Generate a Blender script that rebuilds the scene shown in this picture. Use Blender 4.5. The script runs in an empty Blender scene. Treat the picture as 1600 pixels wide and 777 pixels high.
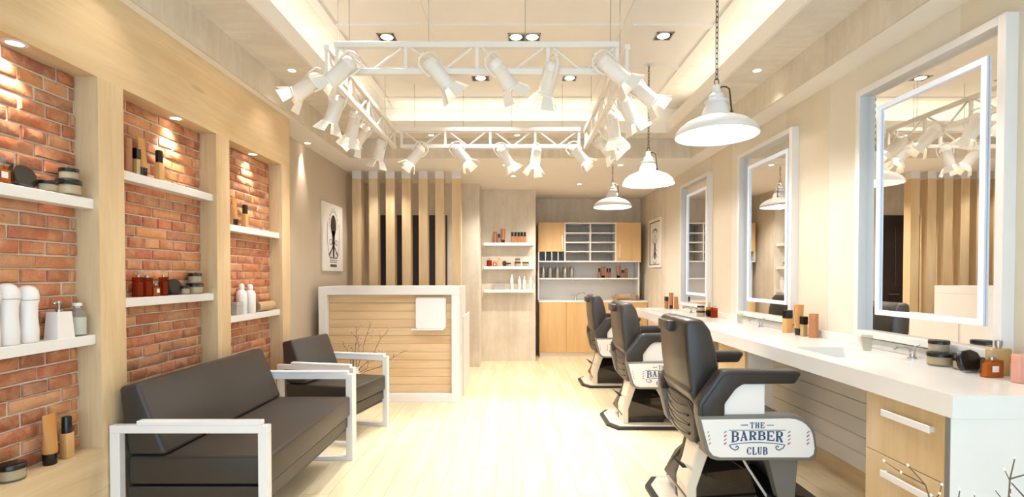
import bpy, bmesh, math, random
from mathutils import Vector, Matrix, Euler, Quaternion

# ------------------------------------------------------------------ camera, world, light, exposure
SC = bpy.context.scene
COL = SC.collection
R = random.Random(7)
cam_d = bpy.data.cameras.new('camera'); cam = bpy.data.objects.new('camera', cam_d); COL.objects.link(cam)
cam.location = (0, 0, 1.25); cam.rotation_euler = (math.radians(89.0), 0, 0)
cam_d.lens = 18.0; cam_d.sensor_width = 36.0; cam_d.sensor_fit = 'HORIZONTAL'
cam_d.shift_x = -0.00125; cam_d.shift_y = 0.0353; cam_d.clip_start = 0.02
SC.camera = cam
SC.view_settings.view_transform = 'Standard'; SC.view_settings.look = 'None'
SC.view_settings.exposure = 0.14; SC.view_settings.gamma = 1.0; SC.view_settings.use_curve_mapping = False
SC.cycles.max_bounces = 8; SC.cycles.diffuse_bounces = 5; SC.cycles.glossy_bounces = 4
SC.cycles.transmission_bounces = 6; SC.cycles.transparent_max_bounces = 8
SC.cycles.caustics_reflective = False; SC.cycles.caustics_refractive = False
SC.cycles.sample_clamp_indirect = 4.0; SC.cycles.use_denoising = True
SC.cycles.blur_glossy = 0.5

W = bpy.data.worlds.new('daylight'); SC.world = W; W.use_nodes = True
bg = W.node_tree.nodes['Background']; bg.inputs[0].default_value = (0.56, 0.76, 1.0, 1); bg.inputs[1].default_value = 5.0

WARM = (1.0, 0.915, 0.82)
WARM2 = (1.0, 0.962, 0.92)
def aim(o, d):
    o.rotation_euler = Vector(d).to_track_quat('-Z', 'Y').to_euler()
def area(name, loc, d, sx, sy, e, col=WARM2, spread=None):
    l = bpy.data.lights.new(name, 'AREA'); l.shape = 'RECTANGLE'; l.size = sx; l.size_y = sy; l.energy = e; l.color = col
    if spread: l.spread = spread
    o = bpy.data.objects.new(name, l); COL.objects.link(o); o.location = loc
    if d is None: o.rotation_euler = (math.pi, 0, 0)   # shines straight up
    else: aim(o, d)
    return o
def spot(name, loc, d, e, ang=70, blend=0.6, col=WARM, rad=0.03, parent=None):
    l = bpy.data.lights.new(name, 'SPOT'); l.energy = e; l.color = col; l.spot_size = math.radians(ang); l.spot_blend = blend
    l.shadow_soft_size = rad
    o = bpy.data.objects.new(name, l); COL.objects.link(o); o.location = loc; aim(o, d)
    return o
# daylight enters through the glazed shop front behind the camera: a portal at that opening
pt = area('shop_front_portal', (0.03, -0.86, 1.35), (0, 1, 0), 3.6, 2.3, 1.0); pt.data.cycles.is_portal = True
# cove lighting: LED strips lying on the ceiling ledge behind its lip, shining upwards
COVE_E = 9.0
area('cove_strip_light', (-1.52, 2.35, 2.80), None, 0.06, 5.3, COVE_E, (1.0, 0.95, 0.82))
area('cove_strip_light', (1.68, 2.35, 2.80), None, 0.06, 5.3, COVE_E, (1.0, 0.95, 0.82))
area('cove_strip_light', (0.08, 5.36, 2.80), None, 2.8, 0.06, COVE_E * .5, (1.0, 0.95, 0.82))

# ------------------------------------------------------------------ materials
def lin(c):
    if isinstance(c, str):
        c = c.lstrip('#'); c = tuple(int(c[i:i+2], 16) / 255 for i in (0, 2, 4))
    return tuple(((v / 12.92) if v <= 0.04045 else ((v + 0.055) / 1.055) ** 2.4) for v in c) + (1,)
class NT:
    def __init__(s, name):
        s.m = bpy.data.materials.new(name); s.m.use_nodes = True; s.t = s.m.node_tree
        s.b = s.t.nodes['Principled BSDF']
    def n(s, ty, **kw):
        n = s.t.nodes.new(ty)
        for k, v in kw.items():
            if k in n.inputs: n.inputs[k].default_value = v
            else: setattr(n, k, v)
        return n
    def l(s, a, b): s.t.links.new(a, b)
    def mix(s, f, a, b, mode='MIX'):
        n = s.t.nodes.new('ShaderNodeMix'); n.data_type = 'RGBA'; n.blend_type = mode
        for sock, v in ((n.inputs[0], f), (n.inputs[6], a), (n.inputs[7], b)):
            if hasattr(v, 'is_linked'): s.l(v, sock)
            else: sock.default_value = v
        return n.outputs[2]
    def ramp(s, src, stops):
        n = s.t.nodes.new('ShaderNodeValToRGB'); s.l(src, n.inputs[0])
        e = n.color_ramp.elements
        while len(e) > 1: e.remove(e[-1])
        e[0].position = stops[0][0]; e[0].color = stops[0][1]
        for p, c in stops[1:]:
            q = e.new(p); q.color = c
        return n.outputs[0]
    def coords(s, scale=(1, 1, 1), randomize=True, rot=(0, 0, 0)):
        tc = s.n('ShaderNodeTexCoord'); mp = s.n('ShaderNodeMapping'); mp.inputs['Scale'].default_value = scale
        mp.inputs['Rotation'].default_value = rot
        src = tc.outputs['Object']
        if randomize:
            oi = s.n('ShaderNodeObjectInfo'); ad = s.n('ShaderNodeVectorMath', operation='MULTIPLY_ADD')
            s.l(oi.outputs['Random'], ad.inputs[0]); ad.inputs[1].default_value = (37, 53, 71); s.l(src, ad.inputs[2])
            src = ad.outputs[0]
        s.l(src, mp.inputs[0]); return mp.outputs[0]
    def noise(s, vec, scale, detail=4, rough=.55, dist=0):
        n = s.n('ShaderNodeTexNoise'); n.inputs['Scale'].default_value = scale; n.inputs['Detail'].default_value = detail
        n.inputs['Roughness'].default_value = rough; n.inputs['Distortion'].default_value = dist
        s.l(vec, n.inputs['Vector']); return n.outputs['Fac']
    def bump(s, h, strength=.2, dist=.002):
        n = s.n('ShaderNodeBump'); n.inputs['Strength'].default_value = strength; n.inputs['Distance'].default_value = dist
        s.l(h, n.inputs['Height']); s.l(n.outputs[0], s.b.inputs['Normal'])
def plain(name, c, rough=.5, metal=0, spec=.5, coat=0, emit=0, ecol=None, bump=0, bscale=60):
    k = NT(name); b = k.b
    v = k.coords((1, 1, 1)); f = k.noise(v, 6, 3)
    cc = lin(c); c2 = tuple(x * .93 for x in cc[:3]) + (1,)
    k.l(k.mix(f, cc, c2), b.inputs['Base Color'])
    b.inputs['Roughness'].default_value = rough; b.inputs['Metallic'].default_value = metal
    b.inputs['Specular IOR Level'].default_value = spec; b.inputs['Coat Weight'].default_value = coat
    if emit:
        b.inputs['Emission Color'].default_value = lin(ecol or c); b.inputs['Emission Strength'].default_value = emit
    if bump: k.bump(k.noise(v, bscale, 3), bump, .001)
    return k.m
def wood(name, c1, c2, axis='Z', rough=.42, randomize=True, fine=1.0, knots=True):
    k = NT(name)
    sc = {'X': (.55, 7, 7), 'Y': (7, .55, 7), 'Z': (7, 7, .55)}[axis]
    v = k.coords(sc, randomize)
    n1 = k.noise(v, 1.3 * fine, 5, .6, .6); n2 = k.noise(v, 9 * fine, 4, .6, .2)
    v3 = k.coords((1, 1, 1), randomize); n3 = k.noise(v3, 1.7, 3)
    a = k.ramp(n1, [(.32, lin(c2)), (.62, lin(c1))])
    d = tuple(x * .86 for x in lin(c2)[:3]) + (1,)
    a = k.mix(k.ramp(n2, [(.52, (0, 0, 0, 1)), (.78, (.55, .55, .55, 1))]), a, d)
    a = k.mix(k.ramp(n3, [(.35, (0, 0, 0, 1)), (.75, (.5, .5, .5, 1))]), a, lin(c1))
    if knots:
        vv = k.coords({'X': (1.1, 5, 5), 'Y': (5, 1.1, 5), 'Z': (5, 5, 1.1)}[axis], randomize)
        vo = k.n('ShaderNodeTexVoronoi'); vo.inputs['Scale'].default_value = 1.0; k.l(vv, vo.inputs['Vector'])
        kn = k.ramp(vo.outputs['Distance'], [(.03, (.75, .75, .75, 1)), (.11, (0, 0, 0, 1))])
        a = k.mix(kn, a, tuple(x * .5 for x in lin(c2)[:3]) + (1,))
    k.l(a, k.b.inputs['Base Color']); k.b.inputs['Roughness'].default_value = rough
    k.b.inputs['Specular IOR Level'].default_value = .35
    k.bump(n2, .08, .001)
    return k.m
def concrete(name, c1, c2, streak=(9, 9, .9), rough=.75):
    k = NT(name)
    v = k.coords(streak, False); n1 = k.noise(v, 1.2, 6, .65, .5)
    v2 = k.coords((1, 1, 1), False); n2 = k.noise(v2, 2.2, 6, .7, .3); n3 = k.noise(v2, 28, 4)
    a = k.ramp(n1, [(.30, lin(c2)), (.66, lin(c1))])
    a = k.mix(k.ramp(n2, [(.42, (0, 0, 0, 1)), (.68, (.6, .6, .6, 1))]), a, tuple(x * .84 for x in lin(c2)[:3]) + (1,))
    a = k.mix(k.ramp(n3, [(.5, (0, 0, 0, 1)), (.8, (.25, .25, .25, 1))]), a, lin(c1))
    k.l(a, k.b.inputs['Base Color']); k.b.inputs['Roughness'].default_value = rough
    k.bump(n3, .15, .002)
    return k.m
def brickmat():
    k = NT('brick_clay'); oi = k.n('ShaderNodeObjectInfo')
    base = k.ramp(oi.outputs['Random'], [(0, lin('#8a4d36')), (.2, lin('#b5683f')), (.42, lin('#a55c40')), (.6, lin('#c68652')), (.78, lin('#b87c58')), (.9, lin('#945843')), (1, lin('#cf9a6c'))])
    v = k.coords((1, 1, 1)); n = k.noise(v, 14, 5, .7, .4); n2 = k.noise(v, 55, 5, .7)
    a = k.mix(k.ramp(n, [(.42, (0, 0, 0, 1)), (.72, (.75, .75, .75, 1))]), base, lin('#cfa078'))
    a = k.mix(k.ramp(n2, [(.60, (0, 0, 0, 1)), (.72, (.8, .8, .8, 1))]), a, lin('#5f2f22'))
    k.l(a, k.b.inputs['Base Color']); k.b.inputs['Roughness'].default_value = .5; k.b.inputs['Specular IOR Level'].default_value = .5
    ad = k.n('ShaderNodeMath', operation='ADD'); k.l(n, ad.inputs[0]); k.l(n2, ad.inputs[1])
    k.bump(ad.outputs[0], .8, .005)
    return k.m
def glass(name, c, rough=.02, ior=1.3):
    k = NT(name); k.b.inputs['Base Color'].default_value = lin(c); k.b.inputs['Transmission Weight'].default_value = 1.0
    k.b.inputs['Roughness'].default_value = rough; k.b.inputs['IOR'].default_value = ior
    k.b.inputs['Transmission Weight'].default_value = 0; k.b.inputs['Roughness'].default_value = .03; k.b.inputs['Base Color'].default_value = tuple(x * (.9 if c == '#f2f2ee' else .4) for x in lin(c)[:3]) + (1,)
    tr = k.n('ShaderNodeBsdfTransparent'); tr.inputs[0].default_value = lin(c); mx = k.n('ShaderNodeMixShader'); mx.inputs[0].default_value = .88
    k.l(k.b.outputs[0], mx.inputs[1]); k.l(tr.outputs[0], mx.inputs[2])
    k.l(mx.outputs[0], k.t.nodes['Material Output'].inputs[0]); return k.m

M = {}
M['maple_v'] = wood('maple_vertical', '#d9c19b', '#c8a678', 'Z')
M['maple_h'] = wood('maple_lengthwise', '#dbc39c', '#caa879', 'Y')
M['maple_x'] = wood('maple_crosswise', '#d9bf99', '#c7a377', 'X')
M['maple_cab'] = wood('maple_cabinet', '#d3b07d', '#c29b66', 'Z')
M['floor'] = wood('floor_maple', '#ecdcbc', '#dcc59c', 'Y', .3, True, 1, False)
M['conc'] = concrete('concrete_panel', '#e0d6c6', '#cfc3b0')
M['conc_y'] = concrete('concrete_ceiling', '#ebe4d8', '#dad1c3', (9, .9, 9))
M['conc_x'] = concrete('concrete_ledge', '#ebe4d8', '#dad1c3', (.9, 9, 9))
M['brick'] = brickmat()
M['mortar'] = plain('mortar', '#cfc4b4', .9, bump=.5, bscale=90)
M['cream'] = plain('cream_wallpaper', '#e3dac9', .75)
M['taupe'] = plain('taupe_paint', '#c3b4a1', .7)
M['ceil'] = plain('ceiling_white', '#f4eee5', .8)
M['panel'] = plain('ceiling_panel_cream', '#f4eee5', .7)
M['white'] = plain('white_lacquer', '#e9e5e1', .3)
M['white_m'] = plain('white_metal', '#efebe8', .35)
M['white_s'] = plain('white_spot_metal', '#efe8df', .35)
M['solid'] = plain('white_solid_surface', '#ece8e3', .16, spec=.5)
M['sink'] = plain('white_sink', '#fbf9f6', .12)
M['board'] = plain('white_boards', '#f0ebe4', .4)
M['leather'] = plain('charcoal_leather', '#35302b', .42, bump=.35, bscale=140)
M['leather2'] = plain('black_grey_leather', '#352f29', .33, bump=.2, bscale=160)
M['arm'] = plain('charcoal_armrest', '#312d2b', .34)
M['blk'] = plain('black_gloss', '#100d0c', .08, coat=.6)
M['blkm'] = plain('black_matte', '#1a1715', .45)
M['line'] = plain('dark_seam', '#1b1815', .6)
M['rim'] = plain('grey_flecked_trim', '#77736d', .55, bump=.8, bscale=220)
M['signw'] = plain('sign_white', '#f2eeea', .35)
M['blue'] = plain('sign_blue', '#34587c', .5)
M['cyan'] = plain('sign_light_blue', '#4fb2cf', .5)
M['red'] = plain('sign_red', '#d94a50', .5)
M['creamp'] = plain('cream_plastic', '#e6dac8', .3)
M['chrome'] = plain('chrome', '#d5d8da', .08, metal=1)
M['steel'] = plain('brushed_steel', '#b5b0a8', .28, metal=1)
M['iron'] = plain('dark_bronze', '#55483a', .4, metal=.8)
M['amber'] = plain('amber_plastic', '#c58a4c', .25)
M['amber_l'] = plain('light_amber', '#d4a468', .25)
M['copper'] = plain('copper_brown', '#a86f45', .28)
M['cap'] = plain('black_cap', '#120f0e', .25)
M['jarc'] = plain('cream_content', '#d8b780', .35)
M['gold'] = plain('beige_gold', '#c6a877', .25, metal=.3)
M['pink'] = plain('salmon_perfume', '#d79a85', .2)
M['plab'] = plain('coral_label', '#e9a288', .4)
M['paper'] = plain('paper_white', '#efece6', .6)
M['ink'] = plain('print_black', '#1d1a19', .6)
M['ink2'] = plain('print_grey', '#8c8680', .6)
M['bottlew'] = plain('white_bottle_plastic', '#ece6e2', .28)
M['greyb'] = plain('grey_box_card', '#aaa49e', .5)
M['towel'] = plain('tan_towel', '#c3a57c', .95, bump=.9, bscale=260)
M['door'] = plain('dark_door', '#2e2724', .4)
M['twig'] = plain('twig_bark', '#6a5444', .7)
M['bud'] = plain('white_bud', '#f4ece2', .6)
M['backp'] = plain('white_back_panel', '#e6e2dc', .4)
M['led'] = plain('led_frosted', '#e4ebf7', .3, emit=.28, ecol='#e4ebf7')
M['lamp'] = plain('lamp_disc', '#fff1d8', .3, emit=14, ecol='#fff1d8')
M['bulb'] = plain('bulb_glow', '#fff2dd', .3, emit=9, ecol='#fff2dd')
M['g_clear'] = glass('clear_glass', '#f2f2ee')
M['g_amber'] = glass('amber_glass', '#f0c890')
M['g_red'] = glass('red_amber_glass', '#d88a5c')
M['g_win'] = glass('window_glass', '#f6fbfb')
k = NT('mirror_silver'); k.b.inputs['Base Color'].default_value = (.93, .93, .92, 1); k.b.inputs['Metallic'].default_value = 1; k.b.inputs['Roughness'].default_value = 0.0
M['mirror'] = k.m

# ------------------------------------------------------------------ mesh helpers
class MB:
    def __init__(s): s.bm = bmesh.new()
    def _x(s, vs, mtx):
        if mtx is not None: bmesh.ops.transform(s.bm, matrix=mtx, verts=vs)
        return vs
    def box(s, x0, x1, y0, y1, z0, z1, bev=0, seg=1, mtx=None):
        b = bmesh.new()
        bmesh.ops.create_cube(b, size=1)
        for v in b.verts:
            v.co = Vector(((x0 + x1) / 2 + v.co.x * (x1 - x0), (y0 + y1) / 2 + v.co.y * (y1 - y0), (z0 + z1) / 2 + v.co.z * (z1 - z0)))
        if bev: bmesh.ops.bevel(b, geom=b.edges[:], offset=bev, segments=seg, profile=.5, affect='EDGES')
        return s._merge(b, mtx)
    def _merge(s, b, mtx=None):
        me = bpy.data.meshes.new('tmp'); b.to_mesh(me); b.free()
        n = len(s.bm.verts); s.bm.from_mesh(me); bpy.data.meshes.remove(me); s.bm.verts.ensure_lookup_table()
        vs = s.bm.verts[n:]; s._x(vs, mtx); return vs
    def lathe(s, prof, seg=20, mtx=None, cap=True):
        b = bmesh.new(); rings = []
        for r, z in prof:
            if r < 1e-5: rings.append([b.verts.new((0, 0, z))])
            else: rings.append([b.verts.new((r * math.cos(2 * math.pi * i / seg), r * math.sin(2 * math.pi * i / seg), z)) for i in range(seg)])
        for A, B in zip(rings, rings[1:]):
            for i in range(seg):
                j = (i + 1) % seg
                if len(A) == 1 and len(B) == 1: continue
                if len(A) == 1: b.faces.new((A[0], B[j], B[i]))
                elif len(B) == 1: b.faces.new((A[i], A[j], B[0]))
                else: b.faces.new((A[i], A[j], B[j], B[i]))
        if cap:
            if len(rings[0]) > 1: b.faces.new(rings[0][::-1])
            if len(rings[-1]) > 1: b.faces.new(rings[-1])
        bmesh.ops.recalc_face_normals(b, faces=b.faces[:])
        return s._merge(b, mtx)
    def cyl(s, p, q, r, r2=None, seg=12):
        p = Vector(p); q = Vector(q); d = q - p
        m = Matrix.Translation(p) @ d.to_track_quat('Z', 'Y').to_matrix().to_4x4()
        return s.lathe([(r, 0), (r if r2 is None else r2, d.length)], seg, m)
    def tube(s, pts, r, seg=8, r1=None):
        pts = [Vector(p) for p in pts]; b = bmesh.new(); rings = []; n = len(pts)
        up = None
        for i, p in enumerate(pts):
            t = (pts[min(i + 1, n - 1)] - pts[max(i - 1, 0)]).normalized()
            if up is None: up = t.orthogonal().normalized()
            up = (up - t * up.dot(t)).normalized(); sd = t.cross(up)
            rr = r if r1 is None else r + (r1 - r) * i / (n - 1)
            rings.append([b.verts.new(p + (up * math.cos(2 * math.pi * k / seg) + sd * math.sin(2 * math.pi * k / seg)) * rr) for k in range(seg)])
        for A, B in zip(rings, rings[1:]):
            for i in range(seg):
                j = (i + 1) % seg; b.faces.new((A[i], A[j], B[j], B[i]))
        b.faces.new(rings[0][::-1]); b.faces.new(rings[-1])
        bmesh.ops.recalc_face_normals(b, faces=b.faces[:])
        return s._merge(b)
    def prism(s, poly, a0, a1, axis='Y', bev=0, seg=1, mtx=None):
        """poly: 2D points; axis Y: (x,z) extruded in y; axis Z: (x,y) in z; axis X: (y,z) in x"""
        b = bmesh.new()
        def P(u, v, a): return {'Y': (u, a, v), 'Z': (u, v, a), 'X': (a, u, v)}[axis]
        A = [b.verts.new(P(u, v, a0)) for u, v in poly]; B = [b.verts.new(P(u, v, a1)) for u, v in poly]
        n = len(poly)
        b.faces.new(A); b.faces.new(B[::-1])
        for i in range(n):
            j = (i + 1) % n; b.faces.new((A[j], A[i], B[i], B[j]))
        bmesh.ops.recalc_face_normals(b, faces=b.faces[:])
        if bev: bmesh.ops.bevel(b, geom=b.edges[:], offset=bev, segments=seg, profile=.5, affect='EDGES')
        return s._merge(b, mtx)
    def hull(s, pts):
        b = bmesh.new(); vs = [b.verts.new(p) for p in pts]
        r = bmesh.ops.convex_hull(b, input=vs)
        bmesh.ops.recalc_face_normals(b, faces=b.faces[:])
        return s._merge(b)
    def mesh(s, name, m, smooth=None):
        me = bpy.data.meshes.new(name); s.bm.to_mesh(me); s.bm.free(); me.materials.append(m)
        if smooth is not None:
            me.polygons.foreach_set('use_smooth', [True] * len(me.polygons))
            me.set_sharp_from_angle(angle=math.radians(smooth))
        return me
    def build(s, name, m, parent=None, smooth=None, loc=None):
        o = bpy.data.objects.new(name, s.mesh(name, m, smooth)); COL.objects.link(o)
        if parent is not None: o.parent = parent
        if loc is not None: o.location = loc
        return o
def inst(name, me, parent=None, loc=(0, 0, 0), rot=(0, 0, 0), scale=None):
    o = bpy.data.objects.new(name, me); COL.objects.link(o); o.parent = parent; o.location = loc; o.rotation_euler = rot
    if scale: o.scale = scale
    return o
def tag(o, label=None, cat=None, group=None, kind=None):
    if label: o['label'] = label
    if cat: o['category'] = cat
    if group: o['group'] = group
    if kind: o['kind'] = kind
    return o
def thing(name, label, cat, loc=(0, 0, 0), rz=0, group=None):
    o = bpy.data.objects.new(name, None); COL.objects.link(o); o.location = loc; o.rotation_euler = (0, 0, rz); o.empty_display_size = .05
    return tag(o, label, cat, group)
def struct(o, label=None, cat=None): o['kind'] = 'structure'; tag(o, label, cat); return o
def bx(name, m, x0, x1, y0, y1, z0, z1, parent=None, bev=0, seg=1, smooth=None):
    b = MB(); b.box(x0, x1, y0, y1, z0, z1, bev, seg); return b.build(name, m, parent, smooth)
def dup(o, parent=None):
    c = o.copy(); COL.objects.link(c); c.parent = parent
    for ch in list(o.children): dup(ch, c)
    return c
def rrect(x0, x1, z0, z1, r, n=5):
    pts = []
    for cx, cz, a0 in ((x1 - r, z1 - r, 0), (x0 + r, z1 - r, 90), (x0 + r, z0 + r, 180), (x1 - r, z0 + r, 270)):
        for i in range(n + 1):
            a = math.radians(a0 + 90 * i / n); pts.append((cx + r * math.cos(a), cz + r * math.sin(a)))
    return pts

# ------------------------------------------------------------------ the setting
XL, XR, XW = -2.0, 2.07, -1.787      # left wall, right wall, face of the maple cladding
YF, YB = -0.9, 8.35                  # shop front behind the camera, back wall
ZL, ZLEDGE, ZLIP, ZT = 2.50, 2.727, 2.83, 3.03
floor = struct(bx('floor', M['maple_h'], XL - .1, XR + .1, YF, YB + .1, -.12, -.004), 'pale maple plank floor running the length of the shop', 'floor')
pw, pl = .158, 1.30
b = MB(); b.box(-pw / 2 + .0012, pw / 2 - .0012, -pl / 2 + .0012, pl / 2 - .0012, -.0035, 0, .0006); plank_me = b.mesh('plank', M['floor'])
nrow = int((XR - XL) / pw) + 1
cnt = 0
for i in range(nrow):
    x = XL + pw * (i + .5)
    off = [0, .43, .86, .21, .65][i % 5]
    y = .3 + off * 1.0 - pl
    while y < YB:
        if y + pl > .55 and y + pl / 2 < YB and cnt < 300 and x + pw / 2 < XR + .12:
            inst('plank', plank_me, floor, (x, y + pl / 2, 0), (0, 0, math.pi * (R.random() < .5))); cnt += 1
        y += pl
wl = struct(bx('wall_left', M['taupe'], XL - .1, XL, YF, YB, 0, ZL), 'taupe painted left wall beyond the brick niches', 'wall')
wr = struct(bx('wall_right', M['cream'], XR, XR + .1, YF, 6.93, 0, ZL), 'cream papered right wall behind the mirrors', 'wall')
WS = plain('cream_wallpaper_strip', '#ddd1bb', .75)
for y in (1.86, 3.37, 4.87): bx('wallpaper_strip', WS, XR - .0015, XR + .01, y, y + .53, 0, ZL, wr)
struct(bx('wall_right_concrete', M['conc'], XR, XR + .1, 6.93, YB, 0, ZL), 'grey concrete section of the right wall at the back', 'wall').name = 'wall_right.001'
struct(bx('wall_back', M['conc'], XL, XR, YB, YB + .1, 0, ZL), 'concrete wall behind the storage cabinets', 'wall')
struct(bx('wall_back_left', M['conc'], XL, -.46, 6.97, 7.1, 0, ZL), 'concrete wall with the dark door behind the maple posts', 'wall').name = 'wall_back.001'
struct(bx('wall_pier', M['conc'], -.47, .325, 7.46, YB, 0, ZL), 'concrete pier carrying three white shelves', 'wall').name = 'wall_back.002'
struct(bx('wall_link', M['conc'], -.60, -.459, 7.1, YB, 0, ZL), 'concrete return beside the pier', 'wall').name = 'wall_back.003'
# shop front behind the camera
b = MB(); b.box(XL, XR, YF - .1, YF, 0, .12); b.box(XL, XR, YF - .1, YF, 2.4, ZL + .5); b.box(XL, XL + .15, YF - .1, YF, .12, 2.4); b.box(XR - .15, XR, YF - .1, YF, .12, 2.4)
struct(b.build('wall_front', M['ceil']), 'shop front wall around its wide glazing', 'wall')
wf = bx('window_1', M['g_win'], XL + .15, XR - .15, YF - .06, YF - .05, .12, 2.4); struct(wf, 'wide shop front glazing', 'window')
for x in (XL + .15, -.62, .66, XR - .19): bx('mullion', M['white_m'], x, x + .04, YF - .09, YF - .02, .12, 2.4, wf)
# skirting and plank lining of the right wall below the counter
struct(bx('baseboard_right', M['maple_h'], XR - .022, XR, 1.75, 6.9, 0, .10), 'maple skirting below the counter', 'skirting')
lining = struct(bx('trim_1', M['board'], XR - .012, XR - .002, 1.75, 6.6, .10, .76), 'white horizontal board lining under the counter', 'wall lining')
b = MB(); b.box(-.009, .009, -2.42, 2.42, -.0495, .0495, .004); bm_ = b.mesh('board', M['board'])
for i in range(6): inst('board', bm_, lining, (XR - .02, 4.17, .152 + i * .1015))
# ceiling: perimeter soffit, concrete face and ledge, cream lip, cove, panelled top
XI0, XI1, YI = -1.739, 1.89, 5.465
XE0, XE1, YE = -1.395, 1.56, 5.24
ceil = struct(bx('ceiling', M['panel'], XL - .1, XR + .1, YF, 5.9, ZT, ZT + .06), 'stepped cream ceiling over the middle of the shop', 'ceiling')
b = MB(); b.box(XL - .1, XI0, YF, YI, ZL, ZT); b.box(XI1, XR + .1, YF, YI, ZL, ZT); b.box(XL - .1, XR + .1, YI, YB + .1, ZL, ZT)
b.box(XI0, XI1, YF, YF + .2, ZL, ZT)
b.build('soffit', M['ceil'], ceil)
b = MB()
b.box(XI0, XI0 + .012, YF + .2, YI, ZL - .001, ZLEDGE); b.build('concrete_face', M['conc'], ceil); b = MB(); b.box(XI1 - .012, XI1, YF + .2, YI, ZL - .001, ZLEDGE); b.build('concrete_face', M['conc'], ceil)
b = MB(); b.box(XI0 + .012, XI1 - .012, YI - .012, YI, ZL - .001, ZLEDGE); b.build('concrete_face', M['conc'], ceil)
b = MB(); b.box(XI0 + .012, XE0 - .02, YF + .2, YI - .012, ZLEDGE - .02, ZLEDGE); b.build('concrete_ledge', M['conc_x'], ceil); b = MB(); b.box(XE1 + .02, XI1 - .012, YF + .2, YI - .012, ZLEDGE - .02, ZLEDGE); b.build('concrete_ledge', M['conc_x'], ceil)
b = MB(); b.box(XE0 - .02, XE1 + .02, YE + .02, YI - .012, ZLEDGE - .02, ZLEDGE); b.build('concrete_ledge', M['conc_y'], ceil)
b = MB(); t = .02
b.box(XE0 - t, XE0, YF + .2, YE + t, ZLEDGE - .02, ZLIP); b.box(XE1, XE1 + t, YF + .2, YE + t, ZLEDGE - .02, ZLIP); b.box(XE0, XE1, YE, YE + t, ZLEDGE - .02, ZLIP)
b.build('lip', M['ceil'], ceil)
XP0, XP1, YP = -1.27, 1.425, 5.09
b = MB(); b.box(XI0, XP0 + .005, YF + .2, YI, ZT - .008, ZT); b.build('concrete_margin', M['conc_x'], ceil); b = MB(); b.box(XP1 - .005, XI1, YF + .2, YI, ZT - .008, ZT); b.build('concrete_margin', M['conc_x'], ceil)
b = MB(); b.box(XP0, XP1, YP - .005, YI, ZT - .008, ZT); b.build('concrete_margin', M['conc_y'], ceil)
xs = [XP0, -.62, .80, XP1]; ys = [YP - .73 * i for i in range(8)]
for i in range(3):
    for j in range(7):
        bx('ceiling_panel', M['panel'], xs[i] + .012, xs[i + 1] - .012, ys[j + 1] + .012, ys[j] - .012, ZT - .022, ZT, ceil, .004)
b = MB()
for x in xs: b.box(x - .03, x + .03, ys[-1], YP + .03, ZT - .036, ZT - .02)
for y in ys: b.box(XP0, XP1, y - .03, y + .03, ZT - .034, ZT - .02)
b.build('panel_trim', M['ceil'], ceil)

# maple cladding with three brick niches
ZS, ZO = .50, 2.106
bays = [(1.481, 2.215), (2.360, 3.093), (3.236, 3.964)]
clad = struct(bx('trim_2', M['maple_h'], XL, XW, YF, 4.10, ZO, ZL), 'maple cladding framing the three brick niches on the left wall', 'wall cladding')
bx('sill_panel', M['maple_h'], XL, XW, YF, 4.10, 0, ZS, clad)
for y0, y1 in ((YF, bays[0][0]), (bays[0][1], bays[1][0]), (bays[1][1], bays[2][0]), (bays[2][1], 4.10)):
    bx('upright', M['maple_v'], XL, XW, y0, y1, ZS, ZO, clad)
XB = -1.883
def brickmesh(l, seed):
    r = random.Random(seed); b = bmesh.new(); h = .0485; d = .018
    L = l / 2 - .004; H = h / 2; n = 4 if l > .15 else 2
    top = []; bot = []
    ys_ = [-L + 2 * L * i / n for i in range(n + 1)]
    def ring(x, inset, j):
        pts = [(y, H) for y in ys_] + [(y, -H) for y in reversed(ys_)]
        out = []
        for y, z in pts:
            yy = y * (1 - inset / L) + r.uniform(-1, 1) * j; zz = z * (1 - inset / H) + r.uniform(-1, 1) * j
            out.append(b.verts.new((x + r.uniform(-1, 1) * j * .7, yy, zz)))
        return out
    A = ring(-d, 0, 0); B = ring(-.004, 0, .0012); C = ring(0.001, .0045, .0014)
    m = len(A)
    for P_, Q_ in ((A, B), (B, C)):
        for i in range(m):
            j = (i + 1) % m; b.faces.new((P_[i], P_[j], Q_[j], Q_[i]))
    k_ = len(ys_)
    for i in range(k_ - 1): b.faces.new((C[i], C[i + 1], C[m - 2 - i], C[m - 1 - i]))
    bmesh.ops.recalc_face_normals(b, faces=b.faces[:])
    me = bpy.data.meshes.new('brick'); b.to_mesh(me); b.free(); me.materials.append(M['brick'])
    me.polygons.foreach_set('use_smooth', [True] * len(me.polygons)); me.set_sharp_from_angle(angle=math.radians(50))
    return me
SM = {}
for nm, l in (('s', .23), ('h', .112)): SM[nm] = [brickmesh(l, i + (50 if nm == 's' else 0)) for i in range(8)]
cut = {}
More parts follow.
